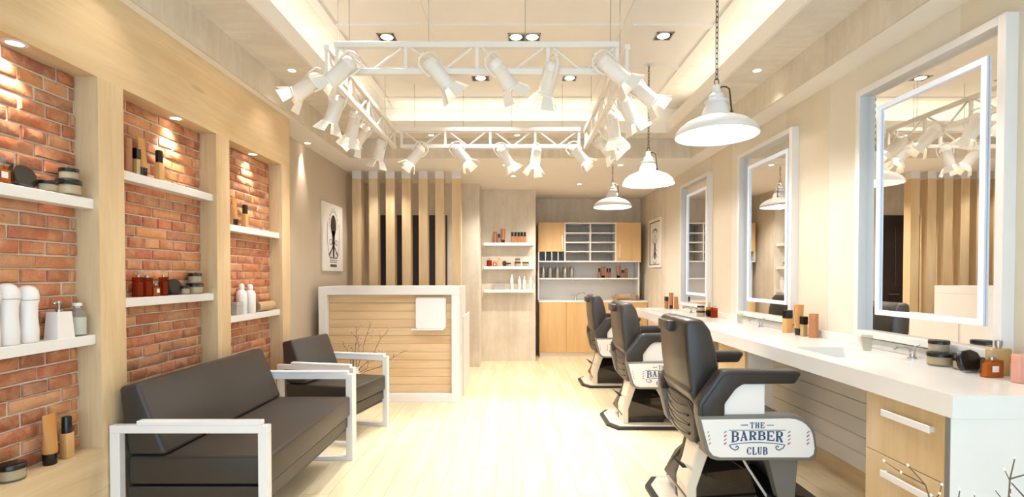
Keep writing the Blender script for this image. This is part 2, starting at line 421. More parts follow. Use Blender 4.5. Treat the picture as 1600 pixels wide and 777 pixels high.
for bi, (y0, y1) in enumerate(bays):
    back = bx('wall_left', M['mortar'], XL + .001, XB - .007, y0, y1, ZS, ZO)
    back.name = 'wall_left.00%d' % (bi + 1)
    struct(back, ['red brick infill of the nearest niche', 'red brick infill of the middle niche', 'red brick infill of the far niche beside the taupe wall'][bi], 'brick wall')
    z = ZS + .03; row = 0
    while z < ZO - .02:
        st = row % 2 == (bi % 2); l = .23 if st else .112; off = (.0 if st else -.052) + R.uniform(-.012, .012) - (.115 if (row // 2) % 2 and st else 0)
        y = y0 + off - .03
        while y < y1 - .015:
            a = max(y, y0 + .002); e = min(y + l, y1 - .002)
            if e - a > .02:
                if e - a > l - .005: me = R.choice(SM['s' if st else 'h'])
                else:
                    key = (round((e - a) / .012), R.randrange(2))
                    if key not in cut: cut[key] = brickmesh(key[0] * .012, 200 + key[0] * 2 + key[1])
                    me = cut[key]
                inst('brick', me, back, (XB + R.uniform(-.003, .002), (a + e) / 2, z), (R.uniform(-.008, .008), R.uniform(-.02, .02), R.uniform(-.01, .01) + (math.pi if False else 0)))
            y += l
        z += .0553; row += 1

# ------------------------------------------------------------------ niche shelves
shelf_spec = [(0, 1.580, 'upper white shelf in the brick niche nearest the camera'), (0, .996, 'lower white shelf in the brick niche nearest the camera'),
              (1, 1.741, 'upper white shelf in the middle brick niche'), (1, 1.145, 'lower white shelf in the middle brick niche'),
              (2, 1.580, 'upper white shelf in the farthest brick niche'), (2, .990, 'lower white shelf in the farthest brick niche')]
for bi, z, lb in shelf_spec:
    o = bx('wall_shelf', M['white'], -1.877, -1.808, bays[bi][0] + .001, bays[bi][1] - .001, z - .043, z, None, .002)
    tag(o, lb, 'shelf', 'white shelves in the brick niches')
# pier shelves
for z, lb in ((1.72, 'top white shelf on the concrete pier'), (1.385, 'middle white shelf on the concrete pier'), (1.05, 'lowest white shelf on the concrete pier')):
    tag(bx('wall_shelf', M['white'], -.42, .29, 7.30, 7.4595, z - .042, z, None, .002), lb, 'shelf', 'white shelves on the concrete pier')

# ------------------------------------------------------------------ sofa and armchair
def settee(name, label, cat, y0, y1, xb, xf, za, zs, zb, zt, rz=0):
    t = thing(name, label, cat, ((xb + xf) / 2, (y0 + y1) / 2, 0), rz)
    w = (xf - xb) / 2; h = (y1 - y0) / 2; f = .036
    for s in (-1, 1):
        yo = s * h; yi = s * (h - f); a, c = min(yo, yi), max(yo, yi)
        b = MB(); b.box(-w, w, a, c, za - .034, za, .002); b.box(-w, w, a, c, 0, .03, .002)
        b.box(-w, -w + .044, a, c, .03, za - .034, .002); b.box(w - .044, w, a, c, .03, za - .034, .002)
        arm = b.build('armrest', M['white_m'], t)
        bx('arm_pad', M['white_m'], -w + .12, w - .03, a - .001, c + .001, za, za + .021, arm, .003)
    hi = h - f - .002
    bx('seat_base', M['leather'], -w + .05, w - .03, -hi, hi, zb - .075, zb - .006, t, .006, 2)
    b = MB(); b.box(-w + .05, w - .012, -hi, hi, zb, zs, .016, 3); b.build('seat_cushion', M['leather'], t, 50)
    # wedge back cushion: upright rear, slanted front
    b = MB(); b.prism([(-w + .048, zs + .003), (-w + .012, zt - .02), (-w + .10, zt), (-w + .225, zs + .003)], -hi, hi, 'Y', .018, 3)
    b.build('back_cushion', M['leather'], t, 50)
    b = MB(); b.box(-w + .044, w - .044, -hi, hi, zb - .10, zb - .075); b.build('rail', M['blkm'], t)
    return t
settee('sofa', 'charcoal leather sofa with white metal frame arms below the brick niches', 'sofa', 2.245, 3.465, -1.782, -1.083, .588, .440, .308, .770)
settee('armchair', 'charcoal leather armchair with white metal frame arms beside the reception desk', 'armchair', 3.765, 4.325, -1.727, -1.087, .582, .432, .308, .765, math.radians(-13))

# ------------------------------------------------------------------ reception desk
t = thing('reception_desk', 'reception desk of maple boards in a thick white frame', 'desk', (-1.222, 5.03, 0))
dw, dh, bd = .695, 1.143, .082
b = MB(); b.box(-dw, dw, 0, .62, dh - bd, dh, .003); b.box(-dw, -dw + bd, 0, .62, .0, dh - bd, .003); b.box(dw - bd, dw, 0, .62, 0, dh - bd, .003); b.box(-dw + bd, dw - bd, 0, .62, 0, bd, .003)
b.build('frame', M['white'], t)
bx('backing', M['maple_x'], -dw + bd, dw - bd, .075, .10, bd, dh - bd, t)
nb = 12; hh = (dh - 2 * bd) / nb
b = MB(); b.box(-dw + bd + .001, dw - bd - .001, -.006, .006, -hh / 2 + .0012, hh / 2 - .0012, .002); me = b.mesh('board', M['maple_x'])
for i in range(nb): inst('board', me, t, (0, .069, bd + hh * (i + .5)))
# white square tray on the front, with its curled lower lip
b = MB(); b.prism(rrect(.256, .555, .725, 1.035, .02), .028, .062, 'Y', .003)
o = b.build('display_panel', M['signw'], t)
b = MB(); b.box(.215, .535, .0, .062, .712, .724, .002); b.build('panel_lip', M['white'], o)
bx('side_counter', M['white'], dw + .001, dw + .014, .30, .95, 0, .83, t, .003)
bx('work_top', M['white'], -dw, dw, .62, .95, .71, .75, t, .003)

# ------------------------------------------------------------------ maple posts with white heads
posts = [-1.923, -1.725, -1.523, -1.331, -1.130, -.933, -.734]
ords = ['leftmost maple post behind the desk, nearest the taupe wall', 'second maple post from the taupe wall behind the desk', 'third maple post from the taupe wall behind the desk', 'middle one of the seven maple posts behind the desk', 'third maple post from the right end behind the desk', 'second maple post from the right end behind the desk', 'rightmost maple post behind the desk, next to the aisle']
b = MB(); b.box(-.053, .053, 0, .11, 0, 2.41, .001); pm = b.mesh('shaft', M['maple_v'])
b = MB(); b.box(-.0535, .0535, -.0005, .1105, 2.41, 2.4995, .001); hm = b.mesh('head', M['white'])
for x, lb in zip(posts, ords):
    t = thing('screen_post', lb, 'post', (x + .053, 6.13, 0), 0, 'maple screen posts behind the desk')
    inst('shaft', pm, t); inst('head', hm, t)

# dark door behind the posts
d = struct(bx('door_1', M['door'], -1.80, -.895, 6.945, 6.969, 0, 2.07, None, .002), 'dark brown panelled door behind the maple posts', 'door')
for z0, z1 in ((.25, .95), (1.1, 1.92)): bx('door_panel', M['door'], -1.65, -1.05, 6.936, 6.945, z0, z1, d, .006)
b = MB(); b.cyl((-.97, 6.945, 1.0), (-.97, 6.90, 1.0), .01); b.cyl((-.97, 6.90, 1.0), (-1.08, 6.90, 1.0), .009); b.build('door_handle', M['steel'], d)

# ------------------------------------------------------------------ counter with sinks
CT, CB, CX, CY0, CY1 = .837, .757, 1.513, 1.756, 6.60
t = thing('vanity_counter', 'long white solid surface counter with three square basins under the mirrors', 'counter', ((CX + XR) / 2, (CY0 + CY1) / 2, 0))
ox, oy = t.location.x, t.location.y
sinks = [2.69, 4.27, 5.88]; sx0, sx1, sl = 1.63, 1.91, .265
b = MB()
b.box(CX - ox, sx0 - ox, CY0 - oy, CY1 - oy, CB, CT); b.box(sx1 - ox, XR - .002 - ox, CY0 - oy, CY1 - oy, CB, CT)
prev = CY0
for s in sinks + [None]:
    e = CY1 if s is None else s - sl
    b.box(sx0 - ox, sx1 - ox, prev - oy, e - oy, CB, CT)
    if s: prev = s + sl
bmesh.ops.remove_doubles(b.bm, verts=b.bm.verts[:], dist=.0001)
b.build('worktop', M['solid'], t)
for s in sinks:
    b = MB(); c = .07
    b.hull([(sx0 - ox, s - sl - oy, CB - .02), (sx1 - ox, s - sl - oy, CB - .02), (sx1 - ox, s + sl - oy, CB - .02), (sx0 - ox, s + sl - oy, CB - .02),
            (sx0 - ox, s - sl - oy, CT - .045), (sx1 - ox, s - sl - oy, CT - .045), (sx1 - ox, s + sl - oy, CT - .06), (sx0 - ox, s + sl - oy, CT - .06)])
    o = b.build('basin', M['sink'], t)
    b = MB(); b.lathe([(0, 0), (.022, 0), (.024, .004), (0, .005)], 20, Matrix.Translation(((sx0 + sx1) / 2 - ox, s - oy, CT - .052))); b.build('drain', M['chrome'], o, 40)
struct(bx('trim_3', M['solid'], XR - .024, XR - .0005, CY0, CY1, CT, .888, None, .002), 'low white backsplash along the counter', 'backsplash')
e = bx('end_panel', M['board'], CX + .005 - ox, XR - .002 - ox, CY0 + .012 - oy, CY0 + .03 - oy, .0, CB, t, .001)
bx('edge_strip', M['rim'], CX + .0005 - ox, CX + .005 - ox, CY0 + .012 - oy, CY0 + .03 - oy, .0, CB - .001, e)

# drawer units
def drawers(y0, y1, lb, dep=.19):
    t = thing('drawer_unit', lb, 'drawers', (CX + .03, (y0 + y1) / 2, 0), 0, 'maple drawer units under the counter')
    h = (y1 - y0) / 2
    bx('carcass', M['board'], .018, dep, -h, h, 0.0, CB - .002, t)
    for i in range(3):
        z1 = CB - .004 - i * .252
        d = bx('drawer_front', M['maple_v'], 0, .018, -h + .001, h - .001, z1 - .249, z1, t, .0015)
        b = MB(); b.box(-.024, -.016, -h * .66, h * .46, z1 - .082, z1 - .054, .002); b.box(-.018, .0, -h * .64, -h * .60, z1 - .078, z1 - .058); b.box(-.018, .0, h * .40, h * .44, z1 - .078, z1 - .058)
        b.build('handle', M['white_m'], d)
    return t
drawers(1.787, 2.23, 'maple drawer unit with white bar handles at the near end of the counter', XR - CX - .06)
drawers(3.40, 3.84, 'maple drawer unit under the counter between the first and second barber chairs')
drawers(5.00, 5.43, 'maple drawer unit under the counter beyond the second barber chair')

# faucets
def faucet(y, lb):
    t = thing('faucet', lb, 'faucet', (1.985, y, CT), 0, 'chrome basin faucets'); t.scale = (.8, .8, .8)
    b = MB(); b.lathe([(0, 0), (.026, 0), (.026, .006), (.018, .012), (.016, .045), (.019, .055), (.012, .064), (0, .066)], 18); b.build('base', M['chrome'], t, 40)
    pts = [(0, 0, .045), (-.03, -.002, .068), (-.065, -.004, .078), (-.10, -.006, .075), (-.125, -.007, .058)]
    b = MB(); b.tube(pts, .013, 10, .008); b.build('spout', M['chrome'], t, 60)
    b = MB(); b.tube([(0, 0, .06), (.012, -.012, .082), (.018, -.035, .092)], .0065, 8, .005); b.build('lever', M['chrome'], t, 60)
for y, lb in zip((2.54, 4.10, 5.70), ('chrome faucet of the nearest basin', 'chrome faucet of the middle basin', 'chrome faucet of the farthest basin')): faucet(y, lb)
tumbler = MB(); tumbler.lathe([(0, 0), (.02, 0), (.024, .05), (.028, .085), (.025, .085), (.021, .006), (0, .006)], 20, None, False)
tm_ = tumbler.mesh('glass', M['g_clear'], 40)
for y, lb in ((2.83, 'clear glass tumbler behind the nearest basin'), (4.42, 'clear glass tumbler behind the middle basin')):
    tag(inst('tumbler', tm_, None, (1.96, y, CT)), lb, 'glass', 'glass tumblers by the basins')

# ------------------------------------------------------------------ mirrors
def mirror(y0, y1, lb):
    t = thing('mirror', lb, 'mirror', (XR, (y0 + y1) / 2, .898), 0, 'white framed mirrors over the counter')
    h = (y1 - y0) / 2; H = 1.432; f = .037; d = .056
    b = MB(); b.box(-d, -.001, -h, -h + f, 0, H, .0015); b.box(-d, -.001, h - f, h, 0, H, .0015); b.box(-d, -.001, -h + f, h - f, H - f, H, .0015); b.box(-d, -.001, -h + f, h - f, 0, f, .0015)
    b.build('frame', M['white'], t)
    bx('glass', M['mirror'], -.010, -.002, -h + f, h - f, f, H - f, t)
    # glowing inner border, standing a little off the glass
    a0, a1, z0, z1, w = -h + .12, h - .13, .132, 1.305, .028
    b = MB(); b.box(-.022, -.0105, a0, a0 + w, z0, z1, .001); b.box(-.022, -.0105, a1 - w, a1, z0, z1, .001); b.box(-.022, -.0105, a0 + w, a1 - w, z1 - w, z1, .001); b.box(-.022, -.0105, a0 + w, a1 - w, z0, z0 + w, .001)
    b.build('light_border', M['led'], t)
for a, e, lb in ((2.111, 3.03, 'white framed mirror nearest the camera'), (3.72, 4.62, 'middle white framed mirror, above the second basin'), (5.32, 6.20, 'farthest white framed mirror, above the third basin')):
    mirror(a, e, lb)

# ------------------------------------------------------------------ storage wall at the back
FY, BY = 7.85, YB - .003
t = thing('base_cabinet', 'low maple cabinet run with white top against the back wall', 'cabinet', (1.2, FY, 0))
bx('carcass', M['maple_cab'], -.80, .86, .02, BY - FY, .07, .84, t)
bx('plinth', M['ceil'], -.79, .85, .04, BY - FY, 0, .07, t)
bx('top', M['white'], -.81, .865, -.005, BY - FY, .84, .866, t, .002)
for i in range(4): bx('door', M['maple_cab'], -.80 + i * .415 + .002, -.80 + (i + 1) * .415 - .002, 0, .019, .072, .838, t, .002)
t = thing('wall_cabinet', 'wall unit with maple doors, open pigeonholes and a white back panel', 'cabinet', (1.17, 7.90, 0))
x0, x1 = -.785, .80; D = BY - 7.90
bx('back_panel', M['backp'], x0, x1, D - .015, D, .868, 2.07, t)
b = MB()
b.box(x0, x0 + .018, .10, D - .015, .868, 1.48); b.build('side_panel', M['white'], t); b = MB(); b.box(x1 - .018, x1, .10, D - .015, .868, 1.48)
b.build('side_panel', M['white'], t)
bx('shelf', M['white'], x0 + .018, x1 - .018, .10, D - .015, 1.195, 1.213, t)
xa, xb = -.38, .418
b = MB(); b.box(x0, x1, 0, D - .015, 1.462, 1.48); b.box(xa, xb, 0, D - .015, 2.052, 2.07)
b.box(xa, xa + .016, 0, D - .015, 1.48, 2.052); b.box(xb - .016, xb, 0, D - .015, 1.48, 2.052); b.box(x0, x0 + .016, 0, D - .015, 1.48, 1.62)
xm = (xa + xb) / 2; b.box(xm - .009, xm + .009, 0, D - .015, 1.48, 2.052)
b.build('frame', M['white'], t)
for i in range(3):
    z = 1.48 + .143 * (i + 1)
    for p, q in ((xa + .016, xm - .009), (xm + .009, xb - .016)): bx('shelf', M['white'], p, q, .004, D - .015, z - .008, z + .008, t)
for i in range(3):
    x = x0 + .016 + (xa - x0 - .016) * (i + 1) / 4; bx('divider', M['white'], x - .005, x + .005, .004, D - .015, 1.48, 1.62, t)
bx('open_back', M['conc'], xa + .016, xb - .016, D - .03, D - .016, 1.48, 2.052, t)
bx('cupboard', M['maple_cab'], x0, xa - .001, .02, D - .016, 1.622, 2.07, t); dd = bx('door', M['maple_cab'], x0, xa - .001, 0, .019, 1.622, 2.07, t, .002)
bx('handle', M['white_m'], xa - .045, xa - .032, -.025, -.012, 1.66, 1.87, dd, .002)
bx('cupboard', M['maple_cab'], xb + .001, x1, .02, D - .016, 1.482, 2.07, t); dd = bx('door', M['maple_cab'], xb + .001, x1, 0, .019, 1.482, 2.07, t, .002)
bx('handle', M['white_m'], xb + .045, xb + .058, -.025, -.012, 1.53, 1.74, dd, .002)
# basin mixer on the cabinet top
t = thing('faucet', 'small chrome faucet on the back cabinet top', 'faucet', (.98, 8.05, .866))
b = MB(); b.lathe([(0, 0), (.022, 0), (.016, .02), (.014, .06), (0, .065)], 14); b.build('base', M['chrome'], t, 40)
b = MB(); b.tube([(0, 0, .05), (.05, -.03, .10), (.11, -.06, .115), (.14, -.08, .10)], .01, 8); b.build('spout', M['chrome'], t, 50)
b = MB(); b.tube([(0, 0, .06), (-.04, -.01, .075), (-.09, -.02, .06)], .007, 8); b.build('lever', M['chrome'], t, 50)

# ------------------------------------------------------------------ pictures
def strokes(b, pts, w, x=0.0, th=.001):
    """flat ribbon in the local (u, v) plane, drawn as thin boxes; u -> local x, v -> local z"""
    for (u0, v0), (u1, v1) in zip(pts, pts[1:]):
        d = Vector((u1 - u0, v1 - v0)); L = d.length
        if L < 1e-6: continue
        n = Vector((-d.y, d.x)) / L * w / 2; e = d / L * w * .12
        P = [(u0 - e.x + n.x, v0 - e.y + n.y), (u0 - e.x - n.x, v0 - e.y - n.y), (u1 + e.x - n.x, v1 + e.y - n.y), (u1 + e.x + n.x, v1 + e.y + n.y)]
        vs = [b.bm.verts.new((u, x - th, v)) for u, v in P]; b.bm.faces.new(vs)
def fill(b, pts, x=0.0, th=.001):
    b.bm.faces.new([b.bm.verts.new((u, x - th, v)) for u, v in pts])
def ell(cx, cz, rx, rz, a0=0, a1=360, n=20): return [(cx + rx * math.cos(math.radians(a0 + (a1 - a0) * i / n)), cz + rz * math.sin(math.radians(a0 + (a1 - a0) * i / n))) for i in range(n + 1)]
# left poster: local x runs along the wall, local -y faces the room
t = thing('poster', 'black and white ornate barber print in a thin white frame on the taupe wall', 'poster', (XL + .002, 5.64, 1.30), math.pi / 2)
pwid, phei = .31, .735
bx('frame', M['paper'], -pwid, pwid, -.018, 0, 0, phei, t, .002)
bx('sheet', M['paper'], -pwid + .02, pwid - .02, -.0195, -.018, .02, phei - .02, t)
b = MB(); f = -.020
fill(b, [(x, z) for x, z in ell(0, .50, .085, .115)][:-1], f); fill(b, [(-.055, .44), (.055, .44), (.03, .31), (-.03, .31)], f)
strokes(b, ell(0, .51, .12, .145, -20, 200), .006, f)
for i in range(9):
    a = math.radians(20 + i * 17.5); strokes(b, [(.13 * math.cos(a), .51 + .155 * math.sin(a)), (.15 * math.cos(a + .1), .51 + .185 * math.sin(a + .1))], .006, f)
for s in (-1, 1):
    strokes(b, [(s * .17, .53), (s * .19, .47), (s * .185, .33), (s * .16, .20), (s * .13, .16)], .008, f)
    strokes(b, [(s * .04, .31), (s * -.02, .27), (s * -.13, .17)], .02, f); strokes(b, ell(s * .085, .315, .035, .028), .008, f)
    strokes(b, ell(s * .10, .18, .03, .03), .007, f)
fill(b, [(-.03, .32), (.03, .32), (.022, .16), (0, .13), (-.022, .16)], f)
for z, w_, h_ in ((.145, .12, .012), (.12, .115, .010), (.098, .11, .010), (.06, .10, .03)):
    n = 7
    for i in range(n):
        u = -w_ + 2 * w_ * i / n; fill(b, [(u, z - h_ / 2), (u + 1.5 * w_ / n, z - h_ / 2), (u + 1.5 * w_ / n, z + h_ / 2), (u, z + h_ / 2)], f)
b.build('print', M['ink'], t)
t = thing('poster', 'framed insect style engraving print on the concrete right wall', 'poster', (XR - .002, 7.45, 1.37), -math.pi / 2)
pwid, phei = .31, .70
b = MB(); b.box(-pwid, -pwid + .035, -.02, 0, 0, phei, .001); b.box(pwid - .035, pwid, -.02, 0, 0, phei, .001); b.box(-pwid + .035, pwid - .035, -.02, 0, 0, .035, .001); b.box(-pwid + .035, pwid - .035, -.02, 0, phei - .035, phei, .001)
b.build('frame', M['ceil'], t)
b = MB(); a = pwid - .035; c = .012
b.box(-a, -a + c, -.016, -.002, .035, phei - .035); b.box(a - c, a, -.016, -.002, .035, phei - .035); b.box(-a + c, a - c, -.016, -.002, .035, .035 + c); b.box(-a + c, a - c, -.016, -.002, phei - .035 - c, phei - .035); b.build('inner_edge', M['ink'], t)
bx('sheet', M['paper'], -a + c, a - c, -.008, -.002, .035 + c, phei - .035 - c, t)
b = MB(); f = -.009
fill(b, ell(0, .30, .035, .05)[:-1], f); fill(b, [(-.02, .27), (.02, .27), (.045, .19), (.03, .13), (0, .11), (-.03, .13), (-.045, .19)], f)
for s in (-1, 1):
    strokes(b, [(s * .02, .33), (s * .09, .37), (s * .13, .42)], .012, f); strokes(b, [(s * .03, .27), (s * .10, .24)], .012, f); strokes(b, [(s * .03, .22), (s * .12, .14)], .016, f); strokes(b, [(s * .02, .33), (s * .045, .42), (s * .03, .47)], .01, f)
b.build('print', M['ink'], t)
b = MB(); strokes(b, ell(0, .50, .11, .05, 0, 180), .03, f); strokes(b, ell(0, .09, .08, .03, 180, 360), .014, f); b.build('print_ornament', M['ink2'], t)
# slim dark framed mirror strip on the left wall beside the posts
t = thing('wall_panel', 'tall narrow dark framed panel on the taupe wall behind the first post', 'picture', (XL + .002, 6.59, 1.355), math.pi / 2)
b = MB(); b.box(-.11, -.095, -.015, 0, 0, .60); b.box(.095, .11, -.015, 0, 0, .60); b.box(-.095, .095, -.015, 0, 0, .015); b.box(-.095, .095, -.015, 0, .585, .60); b.build('frame', M['ink'], t)
bx('sheet', M['maple_v'], -.095, .095, -.008, 0, .015, .585, t)

# ------------------------------------------------------------------ barber chairs
GL = {  # slab-serif capitals in a unit cell: strokes, heavy (1) or light (0)
 'T': [([(0, 1), (1, 1)], 0), ([(.5, 1), (.5, 0)], 1), ([(.25, 0), (.75, 0)], 0), ([(0, 1), (0, .78)], 0), ([(1, 1), (1, .78)], 0)],
 'H': [([(.18, 0), (.18, 1)], 1), ([(.82, 0), (.82, 1)], 1), ([(.18, .5), (.82, .5)], 0), ([(0, 0), (.36, 0)], 0), ([(.64, 0), (1, 0)], 0), ([(0, 1), (.36, 1)], 0), ([(.64, 1), (1, 1)], 0)],
 'E': [([(.2, 0), (.2, 1)], 1), ([(0, 1), (.95, 1)], 0), ([(0, 0), (1, 0)], 0), ([(.2, .5), (.68, .5)], 0), ([(.95, 1), (.95, .76)], 0), ([(1, 0), (1, .26)], 0), ([(.68, .62), (.68, .38)], 0)],
 'B': [([(.2, 0), (.2, 1)], 1), ([(0, 1), (.6, 1), (.8, .93), (.86, .77), (.8, .6), (.6, .53), (.2, .53)], 0), ([(.6, .53), (.86, .45), (.95, .27), (.86, .08), (.62, 0), (0, 0)], 0), ([(.84, .9), (.84, .62)], 1), ([(.91, .44), (.91, .1)], 1)],
 'A': [([(.12, 0), (.46, 1)], 0), ([(.46, 1), (.84, 0)], 1), ([(.25, .33), (.7, .33)], 0), ([(0, 0), (.28, 0)], 0), ([(.66, 0), (1, 0)], 0), ([(.3, 1), (.55, 1)], 0)],
 'R': [([(.2, 0), (.2, 1)], 1), ([(0, 1), (.6, 1), (.82, .92), (.88, .75), (.82, .58), (.6, .5), (.2, .5)], 0), ([(.84, .9), (.84, .6)], 1), ([(.52, .5), (.84, 0)], 1), ([(0, 0), (.38, 0)], 0), ([(.72, 0), (1, 0)], 0)],
 'C': [([(.9, .72), (.82, .92), (.55, 1), (.28, .92), (.14, .7), (.1, .5), (.14, .3), (.28, .08), (.55, 0), (.82, .08), (.92, .28)], 0), ([(.15, .74), (.15, .26)], 1), ([(.9, 1), (.9, .7)], 0)],
 'L': [([(.25, 0), (.25, 1)], 1), ([(.05, 1), (.48, 1)], 0), ([(.05, 0), (.95, 0)], 0), ([(.95, 0), (.95, .28)], 0)],
 'U': [([(.2, 1), (.2, .28), (.28, .08), (.5, 0), (.72, .08), (.8, .28), (.8, 1)], 0), ([(.2, 1), (.2, .25)], 1), ([(.03, 1), (.38, 1)], 0), ([(.64, 1), (.98, 1)], 0)],
 'O': [(ell(.5, .5, .4, .5), 0), ([(.14, .74), (.14, .26)], 1), ([(.86, .74), (.86, .26)], 1)],
 'N': [([(.18, 0), (.18, 1)], 0), ([(.18, 1), (.82, 0)], 1), ([(.82, 0), (.82, 1)], 0), ([(0, 1), (.2, 1)], 0), ([(.66, 1), (1, 1)], 0), ([(0, 0), (.36, 0)], 0)],
}
def word(b, s, cx, z0, cw, ch, gap, w1, w0, y=0.0, th=.001):
    n = len(s); tot = n * cw + (n - 1) * gap; u = cx - tot / 2; 
    for c in s:
        for pts, heavy in GL[c]:
            strokes(b, [(u + p * cw, z0 + q * ch) for p, q in pts], w1 if heavy else w0, y, th)
        u += cw + gap
def barber_chair(name, label):
    t = thing(name, label, 'barber chair', (0, 0, 0), 0, 'barber chairs facing the mirrors')
    # base plate
    P = [(-.305, -.16), (-.235, -.285), (.30, -.285), (.36, -.16), (.36, .16), (.30, .285), (-.235, .285), (-.305, .16)]
    b = MB(); b.prism(P, 0, .020, 'Z'); b.build('base_rim', M['blkm'], t)
    b = MB(); b.prism([(u * .91 + .003, v * .90) for u, v in P], .020, .030, 'Z', .002); b.build('base_plate', M['creamp'], t)
    # faceted glossy column
    b = MB()
    b.hull([(-.16, -.16, .03), (.17, -.16, .03), (.17, .16, .03), (-.16, .16, .03), (-.185, -.19, .10), (.19, -.17, .12), (.19, .17, .12), (-.185, .19, .10), (-.12, -.19, .22), (.15, -.16, .24), (.15, .16, .24), (-.12, .19, .22), (-.08, -.10, .31), (.12, -.10, .31), (.12, .10, .31), (-.08, .10, .31)])
    b.build('pump_housing', M['blk'], t)
    b = MB(); b.box(.19, .24, -.05, .05, .03, .10, .01); b.build('pump_cover', M['blk'], t)
    b = MB(); b.cyl((.02, 0, .30), (.02, 0, .37), .06, None, 24); b.build('piston', M['chrome'], t, 40)
    # cream upright support behind the column
    b = MB()
    b.prism([(-.175, .03), (-.185, .16), (-.150, .27), (-.125, .38), (-.05, .38), (-.09, .27), (-.13, .15), (-.13, .03)], -.20, -.03, 'Y', .006)
    b.build('support_bracket', M['creamp'], t)
    b = MB()
    b.prism([(-.175, .03), (-.185, .16), (-.150, .27), (-.125, .38), (-.05, .38), (-.09, .27), (-.13, .15), (-.13, .03)], -.028, .01, 'Y', .004)
    b.build('bracket_edge', M['blkm'], t)
    b = MB(); b.tube([(-.14, -.19, .235), (-.19, -.20, .27)], .009, 8); o = b.build('pump_lever', M['creamp'], t)
    b = MB(); b.hull([(-.185, -.212, .262), (-.185, -.192, .270), (-.21, -.215, .262), (-.215, -.190, .29), (-.262, -.20, .315), (-.268, -.203, .322)]); b.build('lever_grip', M['blkm'], o)
    # seat
    b = MB(); b.prism(rrect(-.13, .36, .40, .53, .05, 4), -.275, .275, 'Y', .012, 2); b.build('seat', M['leather2'], t, 50)
    b = MB(); b.box(-.12, .30, -.29, .29, .35, .405, .01); b.build('seat_frame', M['rim'], t)
    # backrest: rear swells, thins toward the arm line
    prof = [(-.215, .66), (-.222, .80), (-.218, .93), (-.212, 1.012), (-.180, 1.030), (-.122, 1.026), (-.088, .975), (-.068, .86), (-.066, .75), (-.085, .655), (-.09, .60), (-.135, .545), (-.175, .56)]
    prof = [(-.215 + .04 * (1 - min(1, max(0, (z - .60) / .30))) * .9 if False else u, z) for u, z in prof]
    b = MB(); b.prism(prof, -.235, .235, 'Y', .02, 3)
    for v in b.bm.verts:
        # lean, and swell the rear face outwards across its width
        v.co.x += (1.0 - v.co.z) * .09 + .012 + (-.022 * math.cos(v.co.y / .235 * math.pi / 2) if v.co.x < -.13 else 0)
        if v.co.z < .66: v.co.x += -.012
        v.co.y *= 1 - .05 * max(0, (v.co.z - .9) / .13)
    bk = b.build('backrest', M['leather2'], t, 55)
    b = MB(); b.box(-.236, -.190, -.03, .15, .945, 1.004, .004, 2); b.build('headrest_flap', M['leather2'], bk, 50)
    # lumbar shell with three curved grooves
    b = MB(); b.prism([(v, z) for v, z in rrect(-.222, .222, .375, .60, .075, 6)], -.155, -.085, 'X', .012, 2)
    for v in b.bm.verts: v.co.x += (1.0 - v.co.z) * .09 - .02 * math.cos(v.co.y / .235 * math.pi / 2) - .042
    lp = b.build('lumbar_shell', M['leather2'], t, 55)
    for z in (.565, .515, .465, .418):
        pts = []
        for i in range(13):
            y = -.15 + i * (.368 / 12); zz = z - .030 * math.sin(max(0, (i / 12)) * math.pi) * .8 + (.02 * i / 12)
            pts.append((-.155 + (1.0 - zz) * .09 - .02 * math.cos(y / .235 * math.pi / 2) - .043, y, zz))
        b = MB(); b.tube(pts, .0026, 5); g = b.build('groove', M['line'], lp)
        if z < .56:
            b = MB(); b.cyl((pts[0][0] - .003, pts[0][1], pts[0][2]), (pts[0][0] + .01, pts[0][1], pts[0][2]), .0055, None, 8); b.build('stud', M['line'], lp)
    # armrests
    A = [(-.18, .56), (-.18, .622), (-.165, .65), (-.078, .772), (-.062, .784), (-.04, .789), (.305, .789), (.326, .775), (.293, .722), (.04, .720), (.005, .696), (-.048, .624), (-.048, .56)]
    for s in (-1, 1):
        y0, y1 = (-.35, -.275) if s < 0 else (.275, .35)
        b = MB(); b.prism(A, y0, y1, 'Y', .012, 3); ar = b.build('armrest', M['arm'], t, 24)
        b = MB(); L = [(-.160, .565), (-.160, .62), (-.06, .762), (-.035, .772), (.300, .772)]
        yy = y0 - .0005 if s < 0 else y1 + .0005
        b.tube([(u, yy, z) for u, z in L], .0022, 5); b.build('arm_seam', M['line'], ar)
        b = MB(); b.prism([(-.047, .56), (-.047, .624), (.006, .695), (.04, .719), (.152, .719), (.152, .56)], y0 + .018, y1 - .018, 'Y', .002)
        b.build('arm_side_panel', M['signw'], t)
        S = [(-.183, .567), (.27, .574)] + [(.270 + .125 * math.sin(math.radians(a)), .449 + .125 * math.cos(math.radians(a))) for a in (15, 30, 45, 60, 75, 88)] + [(.402, .40), (.396, .365), (.375, .347), (-.085, .347), (-.12, .358), (-.14, .385), (-.168, .50)]
        yo, yi = (-.352, -.285) if s < 0 else (.352, .285)
        b = MB(); b.prism(S, min(yo, yi), max(yo, yi), 'Y', .010, 3); sp = b.build('side_shell', M['rim'], t, 24)
        cx = sum(p[0] for p in S) / len(S)
        def ins(p): 
            u, z = p; return (.11 + (u - .11) * .945, .461 + (z - .461) * .84)
        F = [ins(p) for p in S]
        yf = yo - .003 if s < 0 else yo + .003
        b = MB(); b.prism(F, min(yo, yf), max(yo, yf), 'Y', .001); fc = b.build('sign_face', M['signw'], sp)
